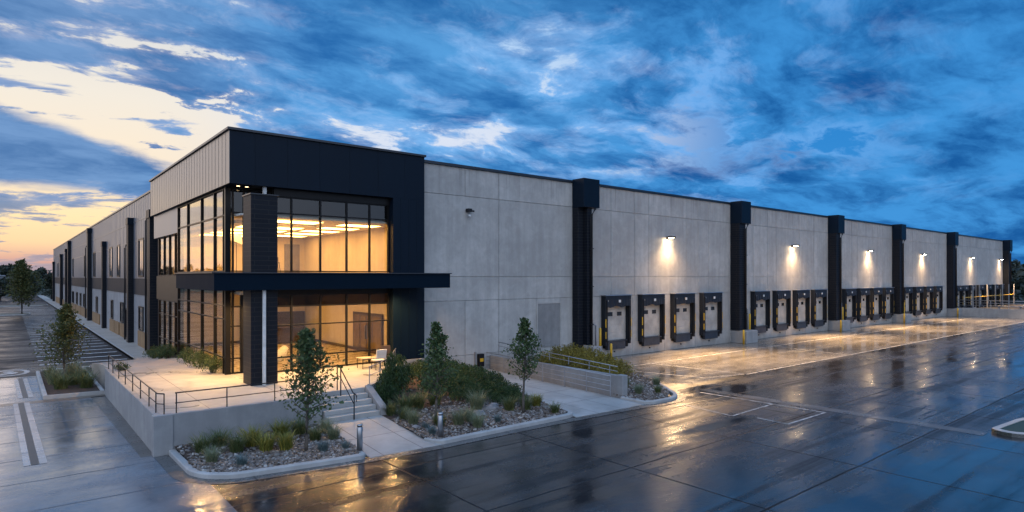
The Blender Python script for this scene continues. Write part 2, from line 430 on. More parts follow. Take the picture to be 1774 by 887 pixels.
# ------------------------------------------------------------------ ground
def sheet(name, poly, z, mat):
    zz = z if callable(z) else (lambda x, y: z)
    return tag(MB().poly([(x, y, zz(x, y)) for x, y in poly]).build(name, mat), kind='structure')
sheet('ground', [(-2500,-2500),(2500,-2500),(2500,2500),(-2500,2500)], -.03, M_earth)
sheet('road', [(-90,-60),(230,-60),(230,31),(-90,31)], 0, M_road)
sheet('parking_lot', [(-90,46.2),(6.84,46.2),(6.84,245),(-90,245)], 0, M_lot)
sheet('plaza', [(-90,8),(4.45,8),(4.45,19.2),(4.0,21),(4.0,46.0),(-90,46.0)], .004, M_plaza)
sheet('loading_yard', [(28.2,21.5),(29.0,19.95),(111,19.95),(111,30.3),(28.2,30.3)], .004, M_yard)
# valley gutter, drain bands, gutter pans
sheet('gutter', [(27.75,18.6),(27.95,6.6),(28.65,6.6),(28.45,18.6)], .008, M_gutter)
sheet('gutter', [(-60,37.35),(3.7,36.2),(3.9,36.9),(-60,38.1)], .008, simple('gutter_brown', (.13,.10,.075), .3))
sheet('gutter', [(-60,45.7),(1.3,45.7),(1.3,46.3),(-60,46.3)], .008, M_gutter)
sheet('gutter', [(3.35,23.2),(3.95,23.2),(3.72,36.4),(3.12,36.4)], .008, M_gutter)
for a, b in ((24.4,36.7),(38.2,45.6)):
    for (x0, x1, m) in ((.30,.48,M_drain),(.49,.69,M_grate),(.70,.90,M_drain)):
        sh = -.012*(a+b-50)/2
        sheet('drain_band', [(x0+.06,a),(x1+.06,a),(x1-.20*(b-a)/12.3+.06,b),(x0-.20*(b-a)/12.3+.06,b)], .012, m)
# painted markings
def stripe(p, q, w=.11, z=.012, name='road_marking'):
    d = (Vector(q)-Vector(p)).normalized(); s = Vector((-d.y, d.x))*w/2
    p = Vector(p); q = Vector(q)
    return sheet(name, [tuple(p-s), tuple(q-s), tuple(q+s), tuple(p+s)], z, M_lotpaint if name == 'parking_marking' else M_paint)
stripe((34.5,19.8),(110,19.8), .14); stripe((33.8,26.7),(34.5,19.95), .12); stripe((29.8,26.3),(31.4,20.6), .1)
stripe((29.8,26.4),(110.5,26.4), .12); stripe((50.3,26.3),(49.0,19.95), .1); stripe((31.6,20.6),(34.4,19.9), .1)
stripe((27.3,18.2),(27.4,12.0), .12); stripe((23.7,14.25),(27.3,14.4), .1); stripe((23.7,14.25),(24.1,17.0), .1)
stripe((24.1,12.05),(27.4,12.05), .1); stripe((24.1,12.05),(24.2,13.4), .1)
for i in range(38):
    y = 49+i*2.75
    if y < 152: stripe((1.6,y),(6.6,y), .32, .006, 'parking_marking')
for i in range(36):
    y = 50+i*2.75
    if y < 118 or 127 < y < 150: stripe((-12.5,y),(-7.5,y), .3, .006, 'parking_marking')
ring = MB(); n = 40                                     # painted round accessible-bay emblem by the lot entrance
for k in range(n):
    a0, a1 = 2*math.pi*k/n, 2*math.pi*(k+1)/n
    ring.poly([(.05+1.0*math.cos(a0), 48.7+1.55*math.sin(a0), .007), (.05+1.0*math.cos(a1), 48.7+1.55*math.sin(a1), .007),
               (.05+.72*math.cos(a1), 48.7+1.2*math.sin(a1), .007), (.05+.72*math.cos(a0), 48.7+1.2*math.sin(a0), .007)])
for cx, cy, rx, ry in ((.0,49.3,.28,.3),(.12,48.5,.34,.5),(-.2,48.2,.2,.3)):
    ring.poly([(cx+rx*math.cos(2*math.pi*k/16), cy+ry*math.sin(2*math.pi*k/16), .0072+cx*.0005) for k in range(16)])
tag(ring.build('parking_marking', M_paint), kind='structure')

ZT = 1.25
def z_side(x, y): return lerp(ZT, .16, sstep(36.6, 52, y))
# terrace slab and the sidewalk that slopes down from it
ter = [(3.95,23.2),(9.4,23.2),(9.4,23.95),(11.6,23.95),(12.6,24.9),(14.3,27.1),(16.05,29.75),(16.05,30.35),(9.9,30.35),(9.9,31.35),(8.3,31.35),(8.3,36.6),(3.95,36.6)]
tag(MB().prism(ter, .02, ZT).build('terrace', M_terrace), kind='structure')
sw = MB(); ys = [36.6+i*1.1 for i in range(15)]+[60,80,120,182,245]
for a, b in zip(ys, ys[1:]):
    xa = lerp(3.95, 6.84, sstep(46, 48.4, a)); xb = lerp(3.95, 6.84, sstep(46, 48.4, b))
    sw.poly([(xa,a,z_side(0,a)),(8.55,a,z_side(0,a)),(8.55,b,z_side(0,b)),(xb,b,z_side(0,b))])
    sw.poly([(xa,a,-.02),(xa,a,z_side(0,a)),(xb,b,z_side(0,b)),(xb,b,-.02)])
tag(sw.build('sidewalk', M_side), kind='structure')
def kerb(path, w=.16, h=.15, mat=None, closed=False, z=0.0, name='kerb'):
    """a raised kerb swept along a plan polyline, its outer face on the path, the width to its left"""
    pts = [Vector(p) for p in path]; n = len(pts); mb = MB(); ring_ = []
    for i in range(n):
        if closed: a, b = pts[i-1], pts[(i+1)%n]
        else: a, b = pts[max(0,i-1)], pts[min(n-1,i+1)]
        d = (b-a).normalized(); s = Vector((-d.y, d.x))
        o = pts[i]; q = pts[i]+s*w; c = pts[i]+s*.025
        ring_.append([(o.x,o.y,z-.02),(o.x,o.y,z+h-.03),(c.x,c.y,z+h),(q.x,q.y,z+h),(q.x,q.y,z-.02)])
    vs = [v for r in ring_ for v in r]; fs = []
    for i in range(n if closed else n-1):
        j = (i+1) % n
        for k in range(4): fs.append((i*5+k, j*5+k, j*5+k+1, i*5+k+1))
    if not closed: fs.append((0,1,2,3,4)); fs.append(tuple((n-1)*5+k for k in (4,3,2,1,0)))
    mb.add(vs, fs); return tag(mb.build(name, mat or M_kerb), kind='structure')
def arc(cx, cy, r, a0, a1, n=8):
    return [(cx+r*math.cos(R(lerp(a0,a1,i/n))), cy+r*math.sin(R(lerp(a0,a1,i/n)))) for i in range(n+1)]
kerb([(6.84,245),(6.84,49.0)]+arc(6.2,49.0,.64,0,-90,5)+[(4.1,48.36)], .16, .17)
# kerb round the front bed (terrace corner - rounded - walk)
k1 = [(4.1,23.0),(4.12,21.4)]+arc(5.75,20.5,1.62,182,268,9)+[(7.3,18.62),(8.7,18.42)]+arc(8.75,18.7,.3,-85,20,5)
kerb(k1, .2, .16)
k2 = [(11.45,18.95)]+arc(11.95,18.62,.36,200,268,5)+[(15.9,18.3),(17.9,18.36)]+arc(18.1,18.98,.6,-80,30,7)+[(18.75,19.9)]
kerb(k2, .2, .16)
k3 = [(22.74,19.56),(22.68,18.5),(22.72,18.12),(23.2,17.85)]+arc(24.2,19.75,1.95,-95,-35,7)+[(26.9,20.1),(28.1,21.8),(28.6,23.4),(29.4,26.2),(29.9,29.2)]
kerb(k3, .2, .15)
def pan(path, w, z, name='gutter'):
    pts = [Vector(p) for p in path]; mb = MB()
    off = []
    for i in range(len(pts)):
        d = (pts[min(len(pts)-1,i+1)]-pts[max(0,i-1)]).normalized(); off.append(pts[i]+Vector((d.y,-d.x))*w)
    for i in range(len(pts)-1):
        mb.poly([(pts[i].x,pts[i].y,z),(off[i].x,off[i].y,z),(off[i+1].x,off[i+1].y,z),(pts[i+1].x,pts[i+1].y,z)])
    return tag(mb.build(name, M_gutter), kind='structure')
pan([(4.1,22.9)]+k1[1:12]+[(8.9,18.40),(11.8,18.24)]+k2[6:8]+[(18.6,18.2),(22.6,18.02)]+k3[3:14], .42, .014)
# walks
def z_walk(x, y): return lerp(.03, .33, max(0, min(1, (y-18.6)/3.9)))
tag(MB().prism([(9.1,18.36),(11.75,18.24),(11.6,19.2),(11.62,22.56),(9.4,22.56),(9.1,20)], 0, z_walk).build('path', M_walk), kind='structure')
def z_walk2(x, y): return lerp(.03, .26, max(0, min(1, (y-18.6)/11)))
tag(MB().prism([(18.4,18.22),(22.7,18.02),(22.75,20),(22.75,30.28),(20.6,30.28),(19.6,25),(18.75,19.9)], 0, z_walk2).build('path', M_walk), kind='structure')
# planting bed soil
def z_bed1(x, y): return .12+.03*max(0, y-18.6)
def z_bed2(x, y): return .13+.045*max(0, y-18.5)
def z_bed3(x, y): return .10+.03*max(0, y-18.0)
bed1 = [(4.28,22.98),(4.32,21.4)]+arc(5.75,20.5,1.44,182,268,8)+[(8.6,18.6),(9.05,18.75),(9.1,20),(9.38,22.5),(9.38,22.98)]
bed2 = [(11.5,19.0),(11.75,18.5),(17.9,18.55),(18.5,18.9),(18.6,19.9),(19.5,25),(20.5,30.28),(18.1,29.9),(16.0,29.9),(11.65,24.0),(11.64,22.5)]
bed3 = [(23.0,20.0),(22.78,19.4),(22.72,18.15),(24.2,17.95),(25.6,18.9),(26.75,20.2),(27.9,21.9),(28.4,23.5),(29.2,26.2),(29.7,30.2),(23.3,30.2)]
for nm, b, zf in (('soil', bed1, z_bed1), ('soil', bed2, z_bed2), ('soil', bed3, z_bed3)):
    cx = sum(p[0] for p in b)/len(b); cy = sum(p[1] for p in b)/len(b); mb = MB()
    for p, q in zip(b, b[1:]+b[:1]): mb.poly([(cx,cy,zf(cx,cy)),(p[0],p[1],zf(*p)),(q[0],q[1],zf(*q))])
    tag(mb.build(nm, M_mulch), kind='structure')
bedL = [(1.46,37.2),(3.62,36.95),(3.62,47.0),(1.46,47.0)]
tag(MB().prism(bedL, 0, .14).build('soil', M_mulch), kind='structure')
kerb([(1.29,47.1),(1.29,37.1),(3.76,36.85),(3.76,47.1)], .17, .2)

def inside(poly, x, y):
    c = False; j = len(poly)-1
    for i in range(len(poly)):
        xi, yi = poly[i]; xj, yj = poly[j]
        if (yi > y) != (yj > y) and x < (xj-xi)*(y-yi)/(yj-yi)+xi: c = not c
        j = i
    return c
ico_bm = bmesh.new(); bmesh.ops.create_icosphere(ico_bm, subdivisions=1, radius=1)
ICO = ([v.co.copy() for v in ico_bm.verts], [tuple(v.index for v in f.verts) for f in ico_bm.faces]); ico_bm.free()
def gravel(poly, zf, n, keep, seed):
    r = random.Random(seed); mb = MB(); xs = [p[0] for p in poly]; ys_ = [p[1] for p in poly]; c = 0
    while c < n:
        x, y = r.uniform(min(xs), max(xs)), r.uniform(min(ys_), max(ys_))
        if not inside(poly, x, y) or r.random() > keep(x, y): continue
        c += 1; s = r.uniform(.022, .066)*(1.35 if r.random() < .12 else 1); a = r.uniform(0, 6.3)
        e = (r.uniform(.9,1.5), r.uniform(.6,1), r.uniform(.4,.75)); ca, sa = math.cos(a), math.sin(a); z = zf(x, y)+s*.25
        tilt = r.uniform(-.5,.5)
        vs = []
        for v in ICO[0]:
            q = 1+r.uniform(-.14,.14); X, Y, Z = v.x*e[0]*s*q, v.y*e[1]*s*q, v.z*e[2]*s*q
            Z += X*tilt; vs.append((x+X*ca-Y*sa, y+X*sa+Y*ca, z+Z))
        mb.add(vs, ICO[1])
    return tag(mb.build('gravel', M_stone), 'loose grey and tan river gravel spread over the planting bed', 'gravel', kind='stuff')
gravel(bed1, z_bed1, 3600, lambda x, y: 1-.75*sstep(20.2, 21.6, y), 1)
gravel(bed2, z_bed2, 5600, lambda x, y: 1-.95*sstep(20.6+.25*(x-12), 22.4+.3*(x-12), y), 2)
gravel(bed3, z_bed3, 2200, lambda x, y: 1-.95*sstep(21.5, 23.5, y), 3)

# ------------------------------------------------------------------ the warehouse
HW = 12.4; YW = 30.3; XL = 8.5; XE = 142.0; YE = 186.0
B = empty('warehouse', (7.8,29.8,0), 'long grey concrete and black metal warehouse with glazed two-storey corner office', 'warehouse')
def frange(a, b, n): return [a+(b-a)*i/n for i in range(n+1)]
def panel_wall(xs_rows, zs, fn, gap=.03, dep=.05):
    """precast panels with real recessed joints; fn(a0,a1,z0,z1,d0,d1) adds a box"""
    mb = MB()
    for (z0, z1), xs in zip(zip(zs, zs[1:]), xs_rows):
        for a0, a1 in zip(xs, xs[1:]): fn(mb, a0+gap/2, a1-gap/2, z0+gap/2, z1-gap/2, 0, dep)
    return mb
PIL = [30.2, 50.1, 69.6, 88.0, 109.5, 141.0]
row_low = [18.05,21.17,23.74,26.9,29.03,30.2]; row_mid = [18.05,23.74,30.2]; row_top = [18.05,21.17,23.74,30.2]
up = list(row_mid); dn = list(row_low); tp = list(row_top)
for a, b in zip(PIL, PIL[1:]):
    L = b-a; k = 5 if L < 25 else 8
    up += [a+L*f for f in ([.20,.335,.42,.665,.75,.83,1] if k == 5 else [i/8 for i in range(1,9)])]
    dn += [a+L*f for f in ([.32,.52,.73,1] if k == 5 else [i/6 for i in range(1,7)])]
    tp += [a+L*f for f in ([.20,.335,.42,.665,.75,.83,1] if k == 5 else [i/8 for i in range(1,9)])]
def dockbox(mb, a0, a1, z0, z1, d0, d1): mb.box(a0, a1, YW-d0, YW+d1, z0, z1)
# the blind rectangle in the wall: a shallow recessed infill between its two joints
rowsW = [dn, dn, up, up, tp]; zsW = [0, 1.2, 4.47, 5.9, 10.72, HW]
w = panel_wall(rowsW, zsW, dockbox)
w.box(18.05, XE, YW+.05, YW+.35, 0, HW)
w.build('wall', M_wall, B, bevel=.006)
bp = MB(); bp.box(26.98,28.98,YW-.025,YW-.001,1.25,4.1); bp.build('blind_panel', concrete_wall('infill_concrete', (.20,.195,.19), (.33,.325,.315)), B)
tr = MB(); tr.box(26.86,26.96,YW-.05,YW-.001,1.2,4.2); tr.box(29.0,29.1,YW-.05,YW-.001,1.2,4.2); tr.box(26.96,29.0,YW-.05,YW-.001,4.11,4.2); tr.build('blind_panel_trim', M_wall, B)
# left wall
def leftbox(mb, a0, a1, z0, z1, d0, d1): mb.box(XL-d0, XL+d1, a0, a1, z0, z1)
ysl = [49.9]+[52.6+i*4.45 for i in range(31)]; ysl[-1] = YE
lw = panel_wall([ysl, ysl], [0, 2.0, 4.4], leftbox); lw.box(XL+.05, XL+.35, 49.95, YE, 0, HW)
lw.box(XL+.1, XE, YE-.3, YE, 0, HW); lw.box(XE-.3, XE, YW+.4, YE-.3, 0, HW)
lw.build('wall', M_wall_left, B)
MB().box(XL-.05, XL+.05, 54.0, YE, 4.4, 5.75).build('wall_band', M_slate_dark, B)
mp = MB(); mp.box(XL-.03, XL+.045, 49.92, YE, 5.76, HW)
y = 50.6
while y < YE: mp.box(XL-.055, XL-.03, y, y+.05, 5.78, HW-.02); y += .95
mp.box(XL-.06, XL-.03, 49.95, YE, 8.9, 8.96); mp.box(XL-.06, XL-.03, 49.95, YE, 10.6, 10.65)
mp.build('metal_cladding', M_slate, B)
cp = MB(); cp.box(18.05, XE+.06, YW-.10, YW+.45, HW, HW+.16); cp.box(XL-.12, XL+.45, 49.95, YE, HW, HW+.14); cp.build('coping', M_coping, B)
MB().box(18.1, XE-.3, 46.5, YE-.3, 11.9, 12.0).box(18.1, XE-.3, 30.7, 46.5, 11.9, 12.0).box(9.0, 18.1, 50.0, YE-.3, 11.9, 12.0).build('roof', simple('roof_membrane', (.2,.2,.2), .9), B)
# pilasters on the dock wall
for i, x in enumerate(PIL):
    mb = MB(); wd = 1.0; yb = YW-.9; z0 = 0 if i == 0 else 1.15
    if i == 0: mb.box(x, x+.55, YW-.55, YW-.002, 0, HW+.1); mb.box(x+.55, x+wd, yb, YW-.002, 1.2, HW+.1)
    else: mb.box(x, x+wd, yb, YW-.002, z0, HW+.1)
    p = mb.build('pilaster', M_brick, B, bevel=.012)
    hd = MB(); hd.box(x-.02, x+1.55, yb-.22, YW-.002, 10.65, HW+.22)
    h_ = hd.build('leader_head', M_navy, B, bevel=.015)
    dp = MB(); dp.tube([(x+1.2,yb-.10,10.9),(x+1.2,yb-.12,10.6),(x+.86,yb-.10,10.1),(x+.86,yb-.10,1.2)], .085, 10)
    dp.build('downpipe', M_railblk, B, smooth=True)
    for zz in (2.6,5.2,7.8): MB().box(x+.73, x+.99, yb-.20, yb-.002, zz, zz+.06).build('pipe_bracket', M_railblk, B)
# office: black metal box over the glazed corner
ob = MB()
ob.box(7.8,18.05,29.8,30.25,10.17,12.6); ob.box(7.8,8.25,30.25,49.9,10.17,12.6)
ob.box(16.09,18.05,29.8,30.25,1.36,10.17); ob.box(17.6,18.04,30.25,30.7,1.36,12.5)
ob.box(8.25,8.6,49.4,49.88,.2,12.55)
for x in (8.9,10.4,12.0,13.6,15.2,16.8): ob.box(x, x+.03, 29.785, 29.8, 10.2, 12.58)
for x in (16.55,17.05,17.55): ob.box(x, x+.03, 29.785, 29.8, 1.4, 10.2)
MB().box(8.0,8.3,42.1,49.9,8.6,10.17).build('spandrel_panel', M_slate, B)
ob.build('office_cladding', M_navy, B, bevel=.006)
sd = MB(); yy = 30.4
sd.box(7.775,7.798,29.83,49.86,10.18,12.58)
while yy < 49.8: sd.box(7.766,7.776,yy,yy+.03,10.2,12.57); yy += .62
sd.build('side_cladding', M_sky_paled, B)
oc = MB(); oc.box(7.68,18.12,29.7,30.35,12.6,12.72); oc.box(7.68,8.35,30.35,49.95,12.6,12.72); oc.build('office_coping', M_coping, B, bevel=.01)
MB().box(8.25,18.0,30.25,49.85,10.18,10.32).build('soffit', M_frame, B)
MB().box(8.25,18.0,30.25,49.85,12.3,12.4).build('office_roof', M_frame, B)
ca = MB(); ca.prism([(6.44,26.9),(17.85,26.9),(17.85,30.12),(9.8,30.12),(9.8,31.2),(7.9,31.2),(7.9,34.2),(6.44,34.2)], 5.33, 6.05)
ca.build('canopy', M_canopy, B, bevel=.012)
cf = MB(); cf.bar((6.40,26.87,6.07),(17.9,26.87,6.07),.1,.05); cf.bar((6.41,26.92,6.07),(6.41,34.2,6.07),.09,.05); cf.build('canopy_flashing', M_coping, B)
MB().box(7.98,9.1,27.27,28.39,ZT,9.42).build('pier', M_brick, B, bevel=.012)
MB().box(7.94,9.14,27.23,28.43,9.42,9.47).build('pier_cap', M_coping, B)
MB().box(8.43,8.56,27.12,27.24,ZT,5.33).build('downpipe', M_white, B, bevel=.01)
MB().box(9.34,9.50,30.0,30.16,6.17,10.17).build('steel_post', M_white, B, bevel=.008)
MB().box(16.05,18.05,29.74,30.28,0,1.35).build('plinth', M_cast, B, bevel=.01)
# glazed walls. one window object = glass, with its frame as a sub-part
def glazing(axis, at, cuts, zs, mat, name='window', fw=.075, fd=.16, tint_top=False, hcut=None):
    g = MB(); fr = MB(); tt = MB()
    def bx(m, a0, a1, z0, z1, d0, d1):
        if axis == 'x': m.box(a0, a1, at+d0, at+d1, z0, z1)
        else: m.box(at+d0, at+d1, a0, a1, z0, z1)
    for i, (a0, a1) in enumerate(zip(cuts, cuts[1:])):
        for j, (z0, z1) in enumerate(zip(zs, zs[1:])):
            (bx)(tt if (tint_top and j == len(zs)-2) else g, a0+.01, a1-.01, z0+.01, z1-.01, -.006, .006)
    for a in cuts: bx(fr, a-fw/2, a+fw/2, zs[0]-.04, zs[-1]+.04, -fd/2, fd/2)
    for z in zs: bx(fr, cuts[0], cuts[-1], z-fw*.4, z+fw*.4, -fd*.42, fd*.42)
    o = g.build(name, mat, B)
    fr.build('frame', M_frame, o)
    if tint_top: tt.build('tinted_pane', M_glass_tint, o)
    return o
cutF = [9.95,10.77,12.23,13.64,14.94,16.05]
glazing('x', 30.3, cutF, [6.17,8.99,9.77], M_glass, tint_top=True)
glazing('x', 30.3, cutF, [1.31,1.98,3.53,4.46,5.03], M_glass, tint_top=True)
MB().box(9.9,16.09,30.2,30.42,5.05,6.12).build('spandrel', M_frame, B); MB().box(9.9,16.09,30.18,30.42,9.80,10.17).build('lintel', M_frame, B)
glazing('x', 31.3, [8.12,8.32,8.82,9.85], [6.17,8.99,10.12], M_glass, tint_top=True)
vd = glazing('x', 31.3, [8.12,8.32,8.70], [1.29,1.98,3.53,4.46,5.2], M_glass)
ed = MB(); ed.box(8.78,9.62,31.29,31.30,1.31,3.5); e_ = ed.build('entrance_door', M_glass, B)
ef = MB()
for a in (8.74,9.64): ef.box(a-.05,a+.05,31.2,31.4,1.26,5.2)
ef.box(8.8,9.6,31.24,31.36,3.5,3.6); ef.box(8.8,9.6,31.24,31.36,1.27,1.42); ef.box(8.8,9.6,31.22,31.38,5.1,5.2); ef.build('door_frame', M_frame, e_)
MB().tube([(8.9,31.2,2.1),(8.9,31.14,2.15),(8.9,31.14,2.75),(8.9,31.2,2.8)], .016, 8).build('door_handle', M_steel, e_, smooth=True)
MB().box(8.8,9.6,31.295,31.305,3.61,5.1).build('transom_pane', M_glass, e_)
MB().box(9.86,9.94,30.36,31.34,ZT,10.15).build('return_wall', M_frame, B)
MB().box(8.0,9.9,31.24,31.4,5.28,6.1).build('spandrel', M_frame, B)
glazing('y', 8.05, [31.35,31.7,33.4,36.06,39.32,41.9], [6.17,8.85,10.12], M_glass_left)
glazing('y', 8.05, [31.35,31.7,33.4,36.06,39.32,41.9], [1.15,2.02,3.87,4.52,5.3], M_glass_left)
MB().box(7.98,8.14,31.2,42.0,5.3,6.15).build('spandrel', M_bronze, B)
MB().box(7.99,8.13,31.2,41.95,.6,1.13).build('window_base', M_bronze, B)
MB().box(8.02,8.25,41.9,42.15,.3,10.17).build('corner_post', M_frame, B, bevel=.01); MB().box(7.95,8.2,31.15,31.34,ZT-.05,10.17).build('corner_post', M_frame, B, bevel=.01)
glazing('y', 8.28, [42.2,44.0,45.8,47.6,49.4], [6.0,8.6], M_glass_left)
glazing('y', 8.28, [42.2,44.0,45.8,47.6,49.4], [.9,1.7,3.35,4.3], M_glass_left)
MB().box(8.16,8.4,42.15,49.9,4.34,5.95).build('spandrel', M_bronze, B)
MB().box(8.16,8.4,42.15,49.9,.1,.86).build('window_base', M_bronze, B)
# rooms behind the glass
MB().box(8.43,17.3,30.45,49.3,.2,1.24).build('floor', M_floor_in, B)
MB().box(8.43,17.3,30.45,49.3,5.25,6.08).build('floor', M_floor_in, B)
MB().box(8.43,17.3,30.45,49.3,5.05,5.2).build('ceiling', M_ceil, B)
MB().box(8.43,17.3,30.45,49.3,8.80,8.9).box(9.0,13.2,33.2,44.6,8.66,8.795).build('ceiling', M_ceil, B)
MB().box(17.2,17.4,30.45,49.3,1.24,5.05).box(17.2,17.4,30.45,49.3,6.08,8.8).build('interior_wall', M_beige, B)
MB().box(8.4,17.2,45.6,45.8,1.24,5.05).box(8.4,17.2,45.6,45.8,6.08,8.8).build('interior_wall', M_beige, B)
MB().box(17.14,17.195,30.5,45.5,1.245,1.42).box(8.5,17.1,45.54,45.59,1.245,1.42).build('skirting', M_dark_in, B)
MB().box(15.7,16.8,45.5,45.59,6.09,8.3).build('interior_door', M_greydoor, B, bevel=.01)
MB().box(12.6,17.1,45.3,45.59,2.0,3.35).build('dark_niche', M_dark_in, B)
idr = MB(); idr.box(17.1,17.18,33.0,37.0,1.25,3.68)
di = idr.build('interior_door', M_dark_in, B)
dg = MB()
for a, b in ((33.15,34.2),(34.35,34.95),(35.1,35.85),(36.0,36.85)): dg.box(17.08,17.1,a,b,1.5,3.5)
dg.build('door_glass', simple('bronze_door_glass', (.16,.11,.06), .12), di)
MB().box(17.02,17.06,34.9,34.95,2.1,2.9).box(17.02,17.06,35.12,35.17,2.1,2.9).build('door_handle', M_steel, di)
# windows and plinth along the left wall
def small_window(y0, y1, z0, z1):
    o = MB().box(XL-.035, XL-.02, y0, y1, z0, z1).build('window', M_glass_dark, B)
    f = MB()
    for a in (y0, y1): f.box(XL-.09, XL-.012, a-.06, a+.06, z0-.06, z1+.06)
    for a in (z0, z1): f.box(XL-.085, XL-.012, y0, y1, a-.06, a+.06)
    f.build('frame', M_frame, o); return o
for y0, y1 in ((57.3,59.6),(71.0,72.8),(76.6,78.6),(93.0,95.0),(105.0,107.4),(126.0,128.6),(134.0,136.5),(155.0,158.0),(166,169)): small_window(y0, y1, 5.95, 9.0)
for y0, y1 in ((57.6,59.6),(68.8,70.6),(76.2,77.6),(90.4,92.2),(107.0,109.0),(112.5,114.5),(118.5,121),(126,129),(143,146),(158,161)): small_window(y0, y1, 1.55, 3.4)
small_window(64.6+1.6, 67.2, .25, 2.9)
for y0, y1 in ((53.9,59.9),(67.6,70.7),(71.5,74.6),(75.0,78.5),(88.0,96),(104.5,113),(113.6,121.6),(122.2,131),(141,147),(149.5,157),(163,176)):
    MB().box(XL-.10, XL-.003, y0, y1, .15, 1.42).build('plinth_panel', M_plinth, B, bevel=.01)
LP = [(51.3,10.75,1.5,1.0,.9),(62.6,11.0,1.3,.8,.7),(81.9,9.8,1.2,.75,.6),(97.2,12.2,1.8,.9,.8),(131.7,12.1,2.0,.9,.8),(139.5,11,1.2,.8,.7),(152.5,10.4,2.0,.9,.8),(180,9.4,2.0,.8,.7)]
for (y, zt, wd, d, _) in LP:
    MB().box(XL-d*.55, XL-.004, y, y+wd*.75, .15, zt).build('pilaster', M_brick, B, bevel=.012)
    MB().box(XL-d*.62, XL-.004, y-.1, y+wd*.82, zt-.55, zt+.05).build('leader_head', M_navy, B)
for y, zt in ((54.6,10.3),(65.6,8.6),(102.6,9.9)):
    MB().tube([(XL-.05,y,zt+.25),(XL-.2,y,zt+.2),(XL-.3,y,zt-.1),(XL-.3,y,.2)], .075, 8).build('downpipe', M_railblk, B, smooth=True)

# dock doors: one is built with all its pieces, the rest are copies
dd = empty('dock_door', (7.8,29.8,0), parent=B)
def P(name, mb, mat, **kw): return mb.build(name, mat, dd, **kw)
O = wpos(dd)
class LM(MB):
    def box(s, x0, x1, y0, y1, z0, z1): return MB.box(s, O.x+x0, O.x+x1, O.y+y0, O.y+y1, O.z+z0, O.z+z1)
m = LM()
for k in range(5): m.box(-1.22, 1.22, -.07, -.004, 1.27+k*.56, 1.27+k*.56+.545)
m.box(-1.22,1.22,-.05,-.003,1.26,4.1); P('door_panel', m, M_door, bevel=.006)
for s in (-1, 1):
    P('door_window', LM().box(s*.5-.25, s*.5+.25, -.085, -.06, 3.02, 3.32), M_doorwin)
    P('shelter_side', LM().box(s*1.25, s*1.40, -.44, -.003, .95, 4.45), M_shelter, bevel=.02)
    P('side_pad', LM().box(s*1.17, s*1.38, -.48, -.30, 1.22, 4.2), M_black, bevel=.03)
    P('bumper', LM().box(s*.98, s*1.24, -.30, -.003, .72, 1.18), M_black, bevel=.02)
    g = LM()
    for z0, z1 in ((1.45,1.95),(2.25,2.85)): g.box(s*1.345, s*1.42, -.475, -.435, z0, z1)
    P('guide_strip', g, M_yellow)
    P('marker_light', LM().box(s*1.2-.05, s*1.2+.05, -.505, -.48, 4.08, 4.2), M_white)
P('shelter_top', LM().box(-1.40,1.40,-.46,-.003,4.2,4.52).box(-1.2,1.2,-.44,-.3,4.0,4.2), M_shelter, bevel=.02)
P('shelter_cap', LM().box(-1.44,1.44,-.52,-.002,4.525,4.585), M_steel)
hc = MB(); nx, nz = 46, 5; vs = []; fs = []
for j in range(nz+1):
    for i in range(nx+1):
        u = i/nx; vv = j/nz
        vs.append((O.x+lerp(-1.3,1.3,u), O.y-.50-.035*vv*math.sin(u*47+1.5*math.sin(u*9))*(.4+.6*math.sin(u*21)**2)-.02*vv, O.z+4.28-vv*(.56+.05*math.sin(u*13))))
for j in range(nz):
    for i in range(nx):
        a = j*(nx+1)+i; fs.append((a, a+nx+1, a+nx+2, a+1))
hc.add(vs, fs); P('head_curtain', hc, M_shelter, smooth=True)
P('number_plate', LM().box(-.11,.11,-.575,-.55,4.03,4.22), M_white)
P('leveller', LM().box(-.97,.97,-.28,-.003,.60,1.2).box(-1.02,1.02,-.42,-.003,1.2,1.255).box(-.06,.06,-.31,-.28,.72,.80), M_leveller, bevel=.012)
P('drain_spout', LM().box(-.04,.04,-.09,-.003,.36,.44), M_black)
DOORX = [34.5,38.6,42.65,46.7, 54.9,58.95,63.0,66.95, 74.5,78.4,82.2,85.9, 92.5,96.6,100.6,104.7, 114.2,117.2,121,126,130.5,135,138.4]
for i, x in enumerate(DOORX):
    o = dd if i == 0 else copy_tree(dd, B)
    o.location = (x-7.8, YW-.003-29.8, 0)
